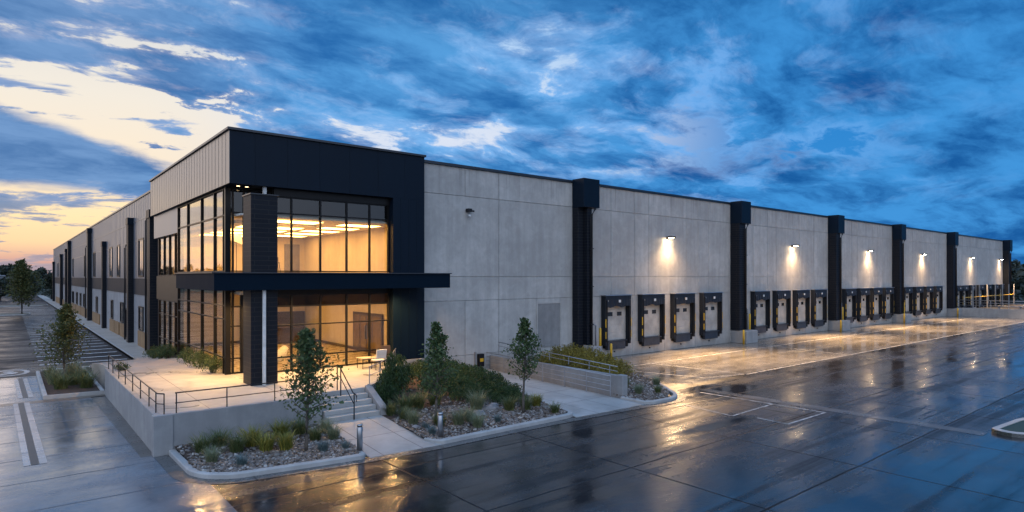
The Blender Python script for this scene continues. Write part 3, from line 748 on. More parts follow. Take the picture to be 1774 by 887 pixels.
# concrete blocks and bollards at the pilasters
ords = ['first', 'second', 'third', 'fourth', 'fifth']
for i, x in enumerate(PIL[:5]):
    o = MB().box(x+.45 if i == 0 else x+.05, x+1.35 if i == 0 else x+1.95, YW-1.55, YW-.92 if i == 0 else YW-.003, 0, 1.12).build('concrete_block', M_cast, None, bevel=.03)
    tag(o, f'squat cast concrete block under the {ords[i]} black pilaster of the dock wall from the office', 'concrete block', 'concrete blocks at the dock pilasters')
    pg = MB().tube([(x+1.5,YW-.8,1.13 if i else .0),(x+1.5,YW-.8,3.0 if i else 2.5),(x+1.3,YW-.72,3.1 if i else 2.6)], .06, 10).build('standpipe', M_rail, None, smooth=True)
    tag(pg, f'grey bent standpipe beside the {ords[i]} black dock pilaster from the office', 'pipe', 'standpipes at the dock pilasters')
    for s, (bx_, by_, bz, bh) in enumerate(((x+2.05,YW-.7,0 if i == 0 else 0,2.55 if i else 2.3),(x-.35 if i else x+2.3,YW-1.5,0,1.25))):
        c = MB().tube([(bx_,by_,bz),(bx_,by_,bz+bh-.05),(bx_,by_,bz+bh)], [.085,.085,.05], 12).build('bollard', M_yellow, None, smooth=True)
        tag(c, (f'tall yellow pipe guard right of the {ords[i]} black dock pilaster from the office' if s == 0 else
                f'short yellow bollard on the paving by the {ords[i]} black dock pilaster from the office'), 'bollard', 'yellow bollards along the dock wall')

# ------------------------------------------------------------------ lamps
LAMPX = [40.9,61.5,80.3,98.9,121.4,138.6]
lampn = ['nearest the office', 'second from the office', 'third from the office', 'fourth from the office', 'fifth from the office', 'nearest the far end']
for i, x in enumerate(LAMPX):
    r = empty('wall_lamp', (x,YW,9.0), f'lit black wall lamp high above the dock doors, {lampn[i]}', 'wall lamp', 'wall lamps above the dock doors')
    MB().box(x-.14,x+.14,YW-.06,YW-.003,8.9,9.12).box(x-.06,x+.06,YW-.30,YW-.06,9.0,9.07).build('bracket', M_railblk, r)
    MB().prism([(x-.28,YW-.62),(x+.28,YW-.62),(x+.24,YW-.22),(x-.24,YW-.22)], 9.0, 9.13).build('housing', M_railblk, r, bevel=.02)
    MB().box(x-.16,x+.16,YW-.5,YW-.3,8.98,8.998).build('lens', M_lamp, r)
    s = lamp('dock_spot', 'SPOT', (x,YW-.42,8.95), 1700, (1,.64,.34), spot_size=R(140), spot_blend=1.0, shadow_soft_size=.2)
    s.rotation_euler = Vector((rnd.uniform(-.06,.06),-.22,-1)).to_track_quat('-Z', 'Y').to_euler(); s.parent = r; s.location = (0,-.62,-.05)
    s = lamp('dock_flood', 'SPOT', (x,YW-.5,8.95), 31000, (1,.62,.30), spot_size=R(104), spot_blend=.9, shadow_soft_size=.5)
    s.rotation_euler = Vector((rnd.uniform(-.08,.08),-.92,-1.0)).to_track_quat('-Z', 'Y').to_euler(); s.parent = r; s.location = (0,-.5,-.05)
def ceil_light(x0, x1, y0, y1, z, mat, label, group):
    r = empty('ceiling_light', ((x0+x1)/2,(y0+y1)/2,z), label, 'ceiling light', group)
    MB().box(x0,x1,y0,y1,z,z+.02).build('diffuser', mat, r)
    f = MB(); f.box(x0-.03,x0-.002,y0-.03,y1+.03,z-.005,z+.03); f.box(x1+.002,x1+.03,y0-.03,y1+.03,z-.005,z+.03); f.box(x0,x1,y0-.03,y0-.002,z-.005,z+.03); f.box(x0,x1,y1+.002,y1+.03,z-.005,z+.03)
    f.build('frame', M_whitein, r)
upn = ['nearest the glass', 'second from the glass', 'in the middle row', 'second from the back wall', 'nearest the back wall']
for j, y in enumerate((31.4,34.2,37.0,39.8,42.6)):
    zz = 8.76 if j == 0 else 8.62
    ceil_light(9.6,12.9,y,y+1.5,zz, M_lum_up, f'long lit strip light on the upper ceiling, left half, {upn[j]}', 'upper floor strip lights')
    ceil_light(14.2,16.4,y+.3,y+1.6,8.77, M_lum_up, f'short lit strip light by the upper right wall, {upn[j]}', 'upper floor strip lights')
for j, y in enumerate((31.6,35.0,38.4,41.8)):
    nn = ['nearest the glass', 'second from the glass', 'third from the glass', 'nearest the back wall'][j]
    ceil_light(9.2,11.6,y,y+.4,5.02, M_lum_dn, f'lit lobby ceiling panel, entrance side, {nn}', 'lobby ceiling panels')
    ceil_light(13.4,15.8,y,y+.4,5.02, M_lum_dn, f'lit lobby ceiling panel by the right hand wall, {nn}', 'lobby ceiling panels')
ceil_light(9.0,11.4,47.0,47.8,8.77, M_lum_up, 'lit strip light in the small upper room behind the far side windows', 'upper floor strip lights')
ceil_light(9.0,11.4,47.0,47.8,5.02, M_lum_dn, 'lit ceiling panel in the small lower room behind the far side windows', 'lobby ceiling panels')
def downlight(x, y, z, label, pw):
    r = empty('downlight', (x,y,z), label, 'downlight', 'recessed soffit downlights')
    MB().tube([(x,y,z-.012),(x,y,z-.002)], .075, 14).build('lens', M_spot, r)
    MB().tube([(x,y,z-.008),(x,y,z-.001)], .11, 14).build('trim_ring', M_railblk, r)
    if pw:
        s = lamp('downlight_lamp', 'SPOT', (x,y,z-.03), pw, WARM, spot_size=R(155), spot_blend=.6, shadow_soft_size=.08); s.parent = r; s.location = (0,0,-.03)
downlight(8.75,30.55,10.17, 'small round downlight in the black soffit under the office roof, nearer the glass corner', 25)
downlight(8.35,30.5,10.17, 'small round downlight in the black soffit under the office roof, nearer the outer edge', 0)
for k, (x, y) in enumerate(((7.2,29.6),(7.2,32.6),(10.9,28.7),(13.2,28.7),(15.5,28.7),(9.4,30.2))):
    downlight(x, y, 5.33, ['round downlight under the canopy at its left corner','round downlight under the left end of the canopy','round downlight under the canopy just right of the black pier','round downlight under the canopy before the middle of the lobby window','round downlight under the canopy above the terrace chair','round downlight under the canopy before the entrance door'][k], 980)
# security camera
r = empty('security_camera', (21.35,YW,9.75), 'small dark security camera with a pale dome on the blank concrete wall', 'camera')
MB().box(21.2,21.5,YW-.28,YW-.003,9.78,9.98).build('bracket', M_railblk, r, bevel=.01)
MB().tube([(21.35,YW-.2,9.6),(21.35,YW-.2,9.52),(21.35,YW-.2,9.44)], [.09,.08,.03], 12).build('dome', M_white, r, smooth=True)
MB().bar((21.42,YW-.1,9.88),(21.6,YW-.35,9.82),.1,.1).build('camera_body', M_railblk, r, bevel=.01)

# ------------------------------------------------------------------ terrace walls, steps, rails
rw = empty('retaining_wall', (3.85,23.1,0), 'low cast concrete retaining wall round the raised entrance terrace', 'wall')
w = MB(); w.prism([(3.72,36.6),(3.72,23.0),(9.38,23.0),(9.38,23.19),(3.94,23.19),(3.94,36.6)], 0, 1.33)
w.build('wall_body', M_cast, rw, bevel=.015)
MB().box(3.66,4.24,22.94,23.26,0,1.335).build('corner_pier', M_cast, rw, bevel=.015)
st = MB()
for k in range(5):
    y0 = 22.54+k*.35; z1 = .33+(k+1)*.184
    st.box(9.42, 11.58, y0, 23.94 if k < 4 else 24.1, .05 if k == 0 else .33+k*.184-.0, z1 if k < 4 else ZT+.003)
so = st.build('steps', M_step, None, bevel=.012); tag(so, 'five concrete steps climbing from the front walk to the terrace', 'steps')
ck = MB()
ck.prism([(11.60,22.5),(11.9,22.5),(11.9,23.95),(11.60,23.95)], 0, lambda x, y: .62+(y-22.5)*.5)
cko = ck.build('cheek_wall', M_cast, None, bevel=.015); tag(cko, 'short stepped concrete cheek wall on the shrub side of the steps', 'wall')
diag = [(11.72,23.97),(12.7,24.85),(14.4,27.0),(16.0,29.45)]
dw = MB()
for a, b in zip(diag, diag[1:]):
    d = (Vector(b)-Vector(a)).normalized(); s = Vector((d.y,-d.x))*.2
    dw.prism([a, (a[0]+s.x,a[1]+s.y), (b[0]+s.x,b[1]+s.y), b], 0, 1.36)
dwo = dw.build('terrace_edge_wall', M_cast, None); tag(dwo, 'slanting low concrete wall edging the terrace behind the conifers', 'wall')
def railing(name, path, zf, h, mids, posts, mat, label, cat, rad=.022, prad=.02, endloop=True):
    r = empty(name, (path[0][0],path[0][1],zf(*path[0])), label, cat)
    top = [(x,y,zf(x,y)+h) for x,y in path]
    MB().tube(top, rad, 8).build('top_rail', mat, r, smooth=True)
    for mfrac in mids: MB().tube([(x,y,zf(x,y)+h*mfrac) for x,y in path], rad*.7, 8).build('mid_rail', mat, r, smooth=True)
    for (x, y) in posts: MB().tube([(x,y,zf(x,y)-.01),(x,y,zf(x,y)+h)], prad, 8).build('post', mat, r)
    return r
zw = lambda x, y: 1.33
lx = 3.84
railing('railing', [(lx,36.3),(lx,23.35),(lx+.16,23.12)], zw, .68, (.5,), [(lx,y) for y in (36.2,34.6,32.6,30.6,28.6,26.7,24.9,23.6)]+[(lx+.16,23.12)], M_railblk, 'black two-bar guard rail along the left side wall of the terrace', 'railing')
railing('railing', [(4.32,23.1),(9.2,23.1)], zw, .68, (.5,), [(4.36,23.1),(5.95,23.1),(7.6,23.1),(9.15,23.1)], M_railblk, 'black two-bar guard rail along the front wall of the terrace', 'railing')
# stair handrail: two posts and a bent loop
hr = empty('handrail', (10.45,22.5,.33), 'black bent handrail running down the middle of the steps', 'handrail')
MB().tube([(10.45,24.1,ZT),(10.45,24.1,2.12),(10.45,24.0,2.2),(10.45,23.8,2.2),(10.45,22.6,1.36),(10.45,22.35,1.32),(10.45,22.28,1.25),(10.45,22.3,1.05)], .024, 8).build('top_rail', M_railblk, hr, smooth=True)
MB().tube([(10.45,24.05,1.85),(10.45,23.8,1.82),(10.45,22.55,.95)], .018, 8).build('mid_rail', M_railblk, hr, smooth=True)
MB().tube([(10.45,22.5,.3),(10.45,22.5,1.33)], .024, 8).build('post', M_railblk, hr)
MB().tube([(10.45,23.75,1.05),(10.45,23.75,2.18)], .024, 8).build('post', M_railblk, hr)
dz = lambda x, y: 1.36
railing('railing', [(11.82,24.0),(12.75,24.82),(14.45,26.97),(16.0,29.35)], dz, .72, (.5,), [(11.85,24.02),(12.75,24.82),(13.6,25.9),(14.45,26.97),(15.2,28.1),(15.95,29.3)], M_rail, 'grey steel railing slanting along the shrub edge of the terrace', 'railing')
# ramp wall and rails
rwall = MB().box(22.98,23.26,20.0,30.24,0,1.08).build('ramp_wall', M_cast, None, bevel=.015); tag(rwall, 'low concrete ramp wall running from the dock wall out to the road', 'wall')
MB().box(22.94,23.32,19.6,20.02,0,1.12).build('end_pier', M_cast, rwall, bevel=.015)
z2 = lambda x, y: z_walk2(x, y)
railing('railing', [(22.62,30.1),(22.62,20.05)], z2, 1.02, (.28,.52,.76), [(22.62,y) for y in (30.05,28.4,26.7,25.0,23.3,21.7,20.1)], M_rail, 'grey four-bar steel railing between the right walk and the ramp wall', 'railing')
zr = lambda x, y: lerp(1.06, 1.5, max(0, min(1, (y-20)/9)))
railing('railing', [(23.14,29.6),(23.14,20.1)], zr, .42, (.45,), [(23.14,y) for y in (29.5,28.0,26.5,25,23.5,22,20.6)], M_rail, 'grey sloping handrail mounted on top of the concrete ramp wall', 'railing')
ub = empty('utility_box', (22.25,YW,.4), 'small dark utility box with a brass fitting low on the concrete wall', 'utility box')
MB().box(22.05,22.45,YW-.22,YW-.003,.45,1.2).build('cabinet', M_black, ub, bevel=.015)
MB().box(22.12,22.36,YW-.25,YW-.22,.75,.95).build('fitting', M_yellow, ub)
MB().box(21.85,21.93,YW-.12,YW-.003,.2,1.35).build('conduit', M_rail, ub)
# far ramp wall and its rails at the end of the yard
fw = MB().box(111,111.35,13.0,30.24,0,1.25).build('ramp_wall', M_cast, None); tag(fw, 'low concrete ramp wall crossing the far end of the loading yard', 'wall')
fr_ = railing('railing', [(111.2,29.6),(111.2,13.2)], lambda x, y: 1.25, 1.15, (.35,.68), [(111.2,y) for y in (29.5,27.4,25.3,23.2,21.1,19,16.9,14.8,13.3)], M_rail, 'grey steel railing on the far ramp wall beyond the loading yard', 'railing', .05, .045)
MB().box(111.36,150,12,29.2,.3,.9).build('far_platform', M_lot, None)
tag(bpy.data.objects['far_platform'], kind='structure')
fy = empty('guard_rail', (114,28.9,.9), 'yellow horizontal guard rail on pale posts before the last dock doors', 'guard rail')
MB().tube([(112,28.6,2.75),(141,28.6,2.75)], .045, 8).build('top_rail', M_yellow, fy)
for x in (115.8,119.2,123.6,128.4,132.8,137.0,140.5): MB().box(x-.07,x+.07,28.5,28.64,.9,4.6).build('post', M_rail, fy)
for k, (x, y0) in enumerate(((118,24.5),(124,22.5))):
    t_ = empty('bench', (x,y0,.9), ['low pale bench near the far ramp wall, the nearer one','low pale bench near the far ramp wall, the farther one'][k], 'bench', 'benches on the far platform')
    MB().box(x-.4,x+.4,y0-1.6,y0+1.6,1.35,1.43).build('seat', M_rail, t_)
    for s in (-1.3,1.3): MB().box(x-.3,x+.3,y0+s-.06,y0+s+.06,.9,1.35).build('leg', M_rail, t_)
# steel bollards in the beds
for k, (x, y, lb) in enumerate(((9.0,18.95,'round brushed steel bollard at the left of the front walk'),(12.0,18.72,'round brushed steel bollard at the right of the front walk'))):
    r = empty('steel_bollard', (x,y,.12), lb, 'bollard', 'steel bollards flanking the front walk')
    MB().tube([(x,y,.1),(x,y,.92),(x,y,.94)], [.095,.095,.085], 20).build('post', M_steel, r, smooth=True)
    MB().tube([(x,y,.94),(x,y,.965)], .082, 20).build('groove', M_black, r)
    MB().tube([(x,y,.965),(x,y,1.02),(x,y,1.035)], [.097,.097,.07], 20).build('cap', M_steel, r, smooth=True)
# terrace furniture
ct = empty('terrace_table', (14.25,28.95,ZT), 'low slatted terrace table with thin dark legs before the lobby window', 'table')
tt = MB()
for k in range(5): tt.box(13.72,14.82,28.62+k*.15,28.75+k*.15,ZT+.50,ZT+.54)
tt.build('tabletop', simple('table_wood', (.42,.33,.22), .45), ct, bevel=.006)
for sx in (13.78,14.76):
    for sy in (28.66,29.30): MB().tube([(sx,sy,ZT),(sx,sy,ZT+.5)], .018, 8).build('leg', M_railblk, ct)
MB().bar((13.78,28.66,ZT+.47),(14.76,28.66,ZT+.47),.03,.03).bar((13.78,29.3,ZT+.47),(14.76,29.3,ZT+.47),.03,.03).build('frame', M_railblk, ct)
def chair(x, y, face, label, cushion):
    r = empty('terrace_chair', (x,y,ZT), label, 'chair', 'chairs round the terrace table')
    MB().box(x-.28,x+.28,y-.27,y+.27,ZT+.43,ZT+.50).build('seat', cushion, r, bevel=.025, segs=2)
    yb = y+face*.27
    MB().bar((x,yb,ZT+.55),(x,yb+face*.1,ZT+1.02),.56,.07,(0,1,0)).build('backrest', cushion, r, bevel=.03, segs=2)
    for sx in (-.25,.25):
        for sy in (-.24,.24): MB().tube([(x+sx,y+sy,ZT),(x+sx*.96,y+sy*.96,ZT+.44)], .014, 6).build('leg', M_railblk, r)
        MB().tube([(x+sx*1.1,y-face*.24,ZT+.44),(x+sx*1.1,y-face*.24,ZT+.66),(x+sx*1.1,y+face*.27,ZT+.68)], .013, 6).build('armrest', M_railblk, r)
chair(14.42, 28.25, -1, 'pale chair with an upright square back nearest the terrace edge', M_whitein)
chair(15.45, 29.1, 1, 'dark framed chair at the right end of the terrace table', M_dark_in)
# furniture seen through the glass
ld = empty('reception_desk', (14.3,43.5,ZT), 'dark wooden reception desk at the back of the lobby', 'desk')
MB().box(12.4,16.2,43.2,43.9,ZT,ZT+1.05).build('body', M_dark_in, ld, bevel=.01); MB().box(12.3,16.3,43.1,44.0,ZT+1.06,ZT+1.12).build('top', M_dark_in, ld)
lc = empty('lounge_seat', (11.0,33.4,ZT), 'white shell lounge seat on the lobby floor behind the glass', 'lounge seat')
MB().tube([(10.6,33.2,ZT+.3),(10.95,33.3,ZT+.34),(11.35,33.4,ZT+.5),(11.6,33.5,ZT+.85)], [.22,.3,.3,.16], 12).build('shell', M_whitein, lc, smooth=True)
MB().tube([(11.0,33.3,ZT),(11.0,33.3,ZT+.2)], .04, 8).build('base', M_railblk, lc)
for k, (x, y) in enumerate(((10.9,35.0),(11.6,36.4),(12.6,38.0))):
    r = empty('bar_stool', (x,y,6.08), ['dark bar stool on the upper floor, nearest the glass','dark bar stool on the upper floor, second from the glass','dark bar stool on the upper floor, farthest from the glass'][k], 'stool', 'bar stools on the upper floor')
    MB().tube([(x,y,6.72),(x,y,6.78)], .2, 14).build('seat', M_dark_in, r)
    MB().bar((x,y+.18,6.8),(x,y+.2,7.1),.36,.04,(0,1,0)).build('backrest', M_dark_in, r)
    for sx, sy in ((-1,-1),(1,-1),(-1,1),(1,1)): MB().tube([(x+sx*.2,y+sy*.2,6.08),(x+sx*.12,y+sy*.12,6.72)], .016, 6).build('leg', M_railblk, r)
fl = empty('floor_lamp', (9.0,36.0,6.08), 'white shaded floor lamp at the left end of the upper floor', 'floor lamp')
MB().tube([(10.2,38.0,7.9),(10.35,38.0,8.35)], [.45,.25], 16).build('lamp_shade', M_whitein, fl); MB().tube([(10.3,38.0,6.08),(10.3,38.0,7.95)], .02, 6).build('stem', M_railblk, fl)

# ------------------------------------------------------------------ plants
def leafquad(mb, c, s, r, asp=.6, up=0.0):
    d = Vector((r.gauss(0,1), r.gauss(0,1), r.gauss(0,1)+up)).normalized()
    a = d.cross(Vector((r.gauss(0,1), r.gauss(0,1), r.gauss(0,1)))).normalized(); d = d*s; a = a*s*asp*.5
    n = d.cross(a).normalized()*s*.12
    mb.add([c-d*.5, c+a+n, c+d*.5, c-a+n], [(0,1,2,3)])
def tree_mesh(h, z0, prof, nb, nleaf, leaf, seed, spread=.16, droop=.25):
    """tapered trunk with limbs; leaves sit in clusters along the limbs, so the crown keeps gaps"""
    r = random.Random(seed); tk = MB(); lf = MB()
    def tp(z): return Vector((.05*math.sin(z*1.3+seed), .05*math.cos(z*1.1+seed*2), z))
    tr_ = h*.011+.006
    tk.tube([tp(h*i/9) for i in range(10)], [lerp(tr_*1.25, tr_*.18, i/9) for i in range(10)], 8)
    tips = []
    for b in range(nb):
        t = (b+.5)/nb; t = t**.9; z = lerp(z0*.92, h*.97, t); az = b*2.4+r.uniform(-.5,.5)
        L = prof(t)*r.uniform(.62, 1.12)
        rise = r.uniform(.35,.8)*(1-droop)*(1+t)
        p0 = tp(z); d = Vector((math.cos(az), math.sin(az), rise)); pts = [p0]
        for k in range(1, 5):
            q = pts[-1]+d.normalized()*L/4; d = d+Vector((r.uniform(-.2,.2), r.uniform(-.2,.2), r.uniform(0,.2)-droop*.25)); pts.append(q)
        tk.tube(pts, [tr_*.42*(1-k/5.5)*(1.2-t*.7) for k in range(5)], 5, False)
        for k in (1,2,3,4):
            tips.append((pts[k], lerp(.7, 1.2, k/4)*L))
            if r.random() < .7:
                e = pts[k]+Vector((r.gauss(0,1), r.gauss(0,1), r.gauss(.2,.6))).normalized()*L*.3
                tk.tube([pts[k], e], [tr_*.12, tr_*.05], 4, False); tips.append((e, L))
    for i in range(nleaf):
        c, L = tips[int(r.random()**.8*len(tips)) % len(tips)]
        sg = spread*max(.3, min(1.1, L))
        leafquad(lf, c+Vector((r.gauss(0,sg), r.gauss(0,sg), r.gauss(0,sg*.9))), leaf*r.choice((.55,.75,.95,1.15,1.5)), r, .65)
    return tk, lf
def prof_oval(Rm): return lambda t: Rm*min(1, .62+t*2.2)*(1-max(0, (t-.16)/.84)**1.15*.88)
def prof_cone(Rm): return lambda t: Rm*(1.0-t*.9)*min(1, .55+t*3)
def plant_tree(name, loc, spec, leafm, barkm, label, cat='tree', group=None):
    tk, lf = tree_mesh(*spec)
    r = empty(name, (0,0,0), label, cat, group)
    tk.build('trunk', barkm, r, smooth=True); lf.build('crown', leafm, r)
    r.location = loc; return r
plant_tree('young_tree', (7.63,20.0,.14), (4.05,1.05,prof_oval(1.15),50,3300,.11,11,.17), L_tree, M_bark, 'slim young leafy tree in the front bed left of the steps', 'tree', 'young street trees in the beds')
plant_tree('young_tree', (12.9,20.4,.2), (3.95,1.0,prof_oval(.98),44,2900,.11,23,.17), L_tree, M_bark, 'slim young leafy tree rising from the grasses right of the steps', 'tree', 'young street trees in the beds')
plant_tree('young_tree', (16.7,19.6,.2), (4.0,1.4,prof_oval(1.0),36,2200,.11,35,.15), L_tree, M_bark, 'sparse young tree with a bare stem before the right walk', 'tree', 'young street trees in the beds')
plant_tree('young_tree', (2.45,42.7,.14), (4.2,.9,prof_cone(1.6),56,6500,.11,47,.2,.4), L_autumn, M_bark, 'conical olive leaved young tree in the square bed by the parking lot', 'tree', 'young street trees in the beds')
plant_tree('parking_tree', (1.6,123.0,.14), (8.4,1.6,prof_cone(3.0),64,7500,.25,51,.3,.35), L_autumn, M_barkd, 'bushy dark tree on the kerbed island of the far parking lot')
# grasses: one prototype per kind, then copies
def tuft(n, h, spread, width, seed, stiff=.6):
    r = random.Random(seed); mb = MB()
    for i in range(n):
        az = r.uniform(0, 6.283); ln = h*r.uniform(.55,1.15); lean = abs(r.gauss(.35,.28))*(1-stiff*.4)
        rb = spread*.35*math.sqrt(r.random()); ab = r.uniform(0, 6.283)
        p = Vector((rb*math.cos(ab), rb*math.sin(ab), -.02)); d = Vector((math.cos(az)*lean, math.sin(az)*lean, 1)).normalized()
        s = Vector((-math.sin(az), math.cos(az), 0))*width*.5
        pts = [p]
        for k in range(4):
            pts.append(pts[-1]+d*ln/4); d = (d+Vector((math.cos(az)*.22, math.sin(az)*.22, -.16*(1.5-stiff)))).normalized()
        vs = []
        for k, q in enumerate(pts):
            wf = (1, 1, .85, .55, .08)[k]; vs += [q-s*wf, q+s*wf]
        mb.add(vs, [(2*k, 2*k+1, 2*k+3, 2*k+2) for k in range(4)])
    return mb
PROTO = {}
def grass(kind, x, y, s, label, zf, group):
    spec = {'green': ('green_grass', (240,.74,.56,.020,3,.5), L_green), 'yellow': ('yellow_grass', (240,.76,.58,.024,4,.5), L_yellow),
            'pale': ('feather_grass', (330,.84,.55,.014,5,.35), L_pale), 'blue': ('blue_fescue', (240,.42,.36,.012,6,.7), L_blue)}[kind]
    if kind not in PROTO:
        o = PROTO[kind] = tuft(*spec[1]).build(spec[0], spec[2])
    else: o = PROTO[kind].copy(); C.objects.link(o)
    o.location = (x, y, zf(x, y)); o.rotation_euler = (0, 0, rnd.uniform(0, 6.28)); s *= .88; o.scale = (s, s, s*rnd.uniform(.92, 1.08))
    tag(o, label, 'ornamental grass', group); return o
g1 = 'grass clumps in the front bed'
for kind, x, y, s, lb in (
    ('green',4.85,21.75,1.05,'green grass clump against the retaining wall, the leftmost'),
    ('green',5.45,22.1,1.2,'green grass clump against the retaining wall, second from its left corner'),
    ('green',5.75,21.15,1.1,'green grass clump in front of the two at the left end of the wall'),
    ('pale',4.85,20.5,.85,'narrow upright grass clump nearest the rounded kerb corner'),
    ('yellow',6.35,21.6,1.25,'broad yellow green clump left of the young tree, the largest'),
    ('yellow',6.55,20.75,1.1,'yellow tipped clump in front of the largest yellow one'),
    ('yellow',7.45,22.0,1.2,'yellow green clump at the wall just left of the young tree'),
    ('yellow',7.1,20.45,1.05,'golden tipped clump on the gravel just left of the tree stem'),
    ('green',8.15,22.05,1.15,'tall green clump at the wall behind the young tree'),
    ('green',8.3,21.0,.95,'olive clump close behind the stem of the young tree'),
    ('pale',9.0,21.7,.95,'pale feathery clump beside the lowest step, left of it'),
    ('pale',8.85,20.75,.9,'pale feathery clump along the front walk, below the steps'),
    ('blue',5.5,19.72,1.15,'blue grey fescue alone on the gravel near the front kerb'),
    ('blue',8.05,19.65,1.15,'blue grey fescue just right of the young tree stem'),
    ('blue',8.72,19.45,.95,'blue grey fescue beside the left steel bollard')):
    grass(kind, x, y, s, lb, z_bed1, g1)
g2 = 'grass clumps in the middle bed'
for kind, x, y, s, lb in (
    ('green',12.0,22.4,1.05,'green clump hugging the cheek wall of the steps'),
    ('green',12.1,21.5,.95,'green clump along the front walk, second below the cheek wall'),
    ('pale',12.05,20.7,.95,'tan tipped clump along the front walk, third below the cheek wall'),
    ('blue',12.15,19.95,.9,'blue grey fescue at the walk edge behind the right bollard, the farther one'),
    ('blue',11.98,19.25,1.05,'blue grey fescue beside the walk, left of the right bollard'),
    ('green',12.8,22.6,1.35,'large green clump below the brown green conifer'),
    ('green',13.5,22.8,1.35,'large green clump behind the stem of the tree right of the steps'),
    ('green',14.4,22.9,1.2,'large dark green clump at the front of the dark hedge'),
    ('green',12.75,19.95,1.0,'green clump at the foot of the tree right of the steps'),
    ('pale',13.45,19.7,1.1,'pale green clump just right of the right bollard'),
    ('pale',14.1,19.9,1.0,'pale green clump behind the tan tipped one near the kerb'),
    ('pale',13.85,18.98,1.0,'tan tipped feathery clump near the kerb, in front of the pair'),
    ('pale',15.4,21.2,1.35,'tall pale feather grass before the hedge, the largest pale one'),
    ('blue',14.95,19.15,1.0,'small blue grey fescue alone in the middle of the gravel'),
    ('green',16.5,20.35,1.15,'green clump just left of the sparse young tree'),
    ('green',17.15,20.0,1.15,'green clump just right of the sparse young tree'),
    ('yellow',18.0,20.3,1.0,'olive yellow clump at the corner of the hedge by the right walk'),
    ('green',17.85,18.95,.85,'small green clump in the rounded kerb corner by the right walk')):
    grass(kind, x, y, s, lb, z_bed2, g2)
g3 = 'grass clumps in the small corner bed'
for kind, x, y, s, lb in (
    ('pale',24.0,19.5,.85,'upright silvery clump beside the end pier of the ramp wall'),
    ('green',24.6,20.9,1.1,'green clump in front of the golden shrubs'),
    ('green',24.95,19.05,.75,'small green clump nearest the kerb of the corner bed'),
    ('pale',26.6,20.4,.9,'grey green clump at the right kerb of the corner bed')):
    grass(kind, x, y, s, lb, z_bed3, g3)
zl = lambda x, y: .13
g4 = 'grass clumps in the square bed'
for kind, x, y, s, lb in (
    ('pale',1.9,41.2,1.5,'pale clump left of the conical tree in the square bed'),
    ('green',2.1,39.2,1.55,'green clump in front of the conical tree in the square bed'),
    ('pale',2.9,43.9,1.5,'pale clump behind the conical tree, on its right'),
    ('pale',3.1,41.2,1.6,'pale clump right of the conical tree in the square bed'),
    ('green',3.15,38.8,1.6,'green clump at the right front corner of the square bed'),
    ('green',1.85,43.9,1.3,'green clump at the back left of the square bed'),
    ('green',2.65,40.2,1.3,'green clump in the middle of the square bed')):
    grass(kind, x, y, s, lb, zl, g4)
# shrubs
def shrub_mesh(rx, ry, h, n, leaf, seed, spiky=.4):
    r = random.Random(seed); st_ = MB(); lf = MB(); stems = []
    for k in range(16):
        a = r.uniform(0, 6.28); q = math.sqrt(r.random())*.85; tip = Vector((rx*q*math.cos(a), ry*q*math.sin(a), h*(1-.55*q*q)*r.uniform(.75,1.08)))
        base = Vector((tip.x*.25, tip.y*.25, -.03)); st_.tube([base, base.lerp(tip,.5)+Vector((0,0,h*.08)), tip], [.014,.01,.004], 5, False); stems.append((base, tip))
    for i in range(n):
        if r.random() < .5:
            b, t_ = r.choice(stems); f = r.uniform(.3,1.08); c = b.lerp(t_, f)+Vector((r.gauss(0,.06*rx), r.gauss(0,.06*ry), r.gauss(0,.05)))
        else:
            a = r.uniform(0, 6.28); q = r.random()**.5; zt = h*(1-q*q*.62)**.8
            bumpy = 1+.16*math.sin(a*5+seed)+.1*math.sin(a*9+seed*2)
            f = r.random()**.4; c = Vector((rx*q*math.cos(a)*bumpy, ry*q*math.sin(a)*bumpy, zt*f*(1+.12*math.sin(a*7+q*9+seed))))
        leafquad(lf, c, leaf*r.uniform(.6,1.3), r, .45, spiky*2)
    return st_, lf
def shrub(name, x, y, z, spec, leafm, label, group, cat='shrub', s=1.0):
    key = (name, spec)
    if key not in PROTO:
        st_, lf = shrub_mesh(*spec); o = empty(name, (0,0,0), label, cat, group); st_.build('stems', M_barkd, o); lf.build('foliage', leafm, o); PROTO[key] = o
    else: o = copy_tree(PROTO[key])
    tag(o, label, cat, group); o.location = (x, y, z); o.rotation_euler = (0,0,rnd.uniform(0,6.28)); o.scale = (s,s,s*rnd.uniform(.93,1.07)); return o
hg = 'dark shrubs massed as a hedge'
HS = (1.15,1.15,.80,4200,.10,5,.5); HS2 = (1.1,1.15,.76,4200,.10,8,.5)
for k, (x, y, s) in enumerate(((17.6,29.0,1.0),(18.7,28.2,1.0),(17.3,27.2,1.05),(18.6,26.4,1.0),(17.1,25.5,1.05),(18.3,24.6,1.0),(16.7,23.9,1.05),(17.9,22.9,.95),(16.2,22.7,.9),(17.4,21.7,.8))):
    shrub('dark_shrub', x, y, z_bed2(x,y)-.03, HS if k % 2 else HS2, L_hedge, ['dark green shrub at the foot of the concrete wall, left of the hedge end','dark green shrub at the wall end of the hedge, on its walk side','dark green shrub in the inner row of the hedge, second from the wall','dark green shrub in the walk-side row of the hedge, second from the wall','dark green shrub in the inner row, middle of the hedge','dark green shrub in the walk-side row, middle of the hedge','dark green shrub in the inner row, behind the tall pale grass','dark green shrub in the walk-side row, second from the road end','dark green shrub at the road end of the inner row, over the gravel','lowest dark green shrub at the road tip of the hedge'][k], hg, s=s)
cg = 'conifers beside the steps'
CS = (.62,.62,1.75,2600,.12,21,.9)
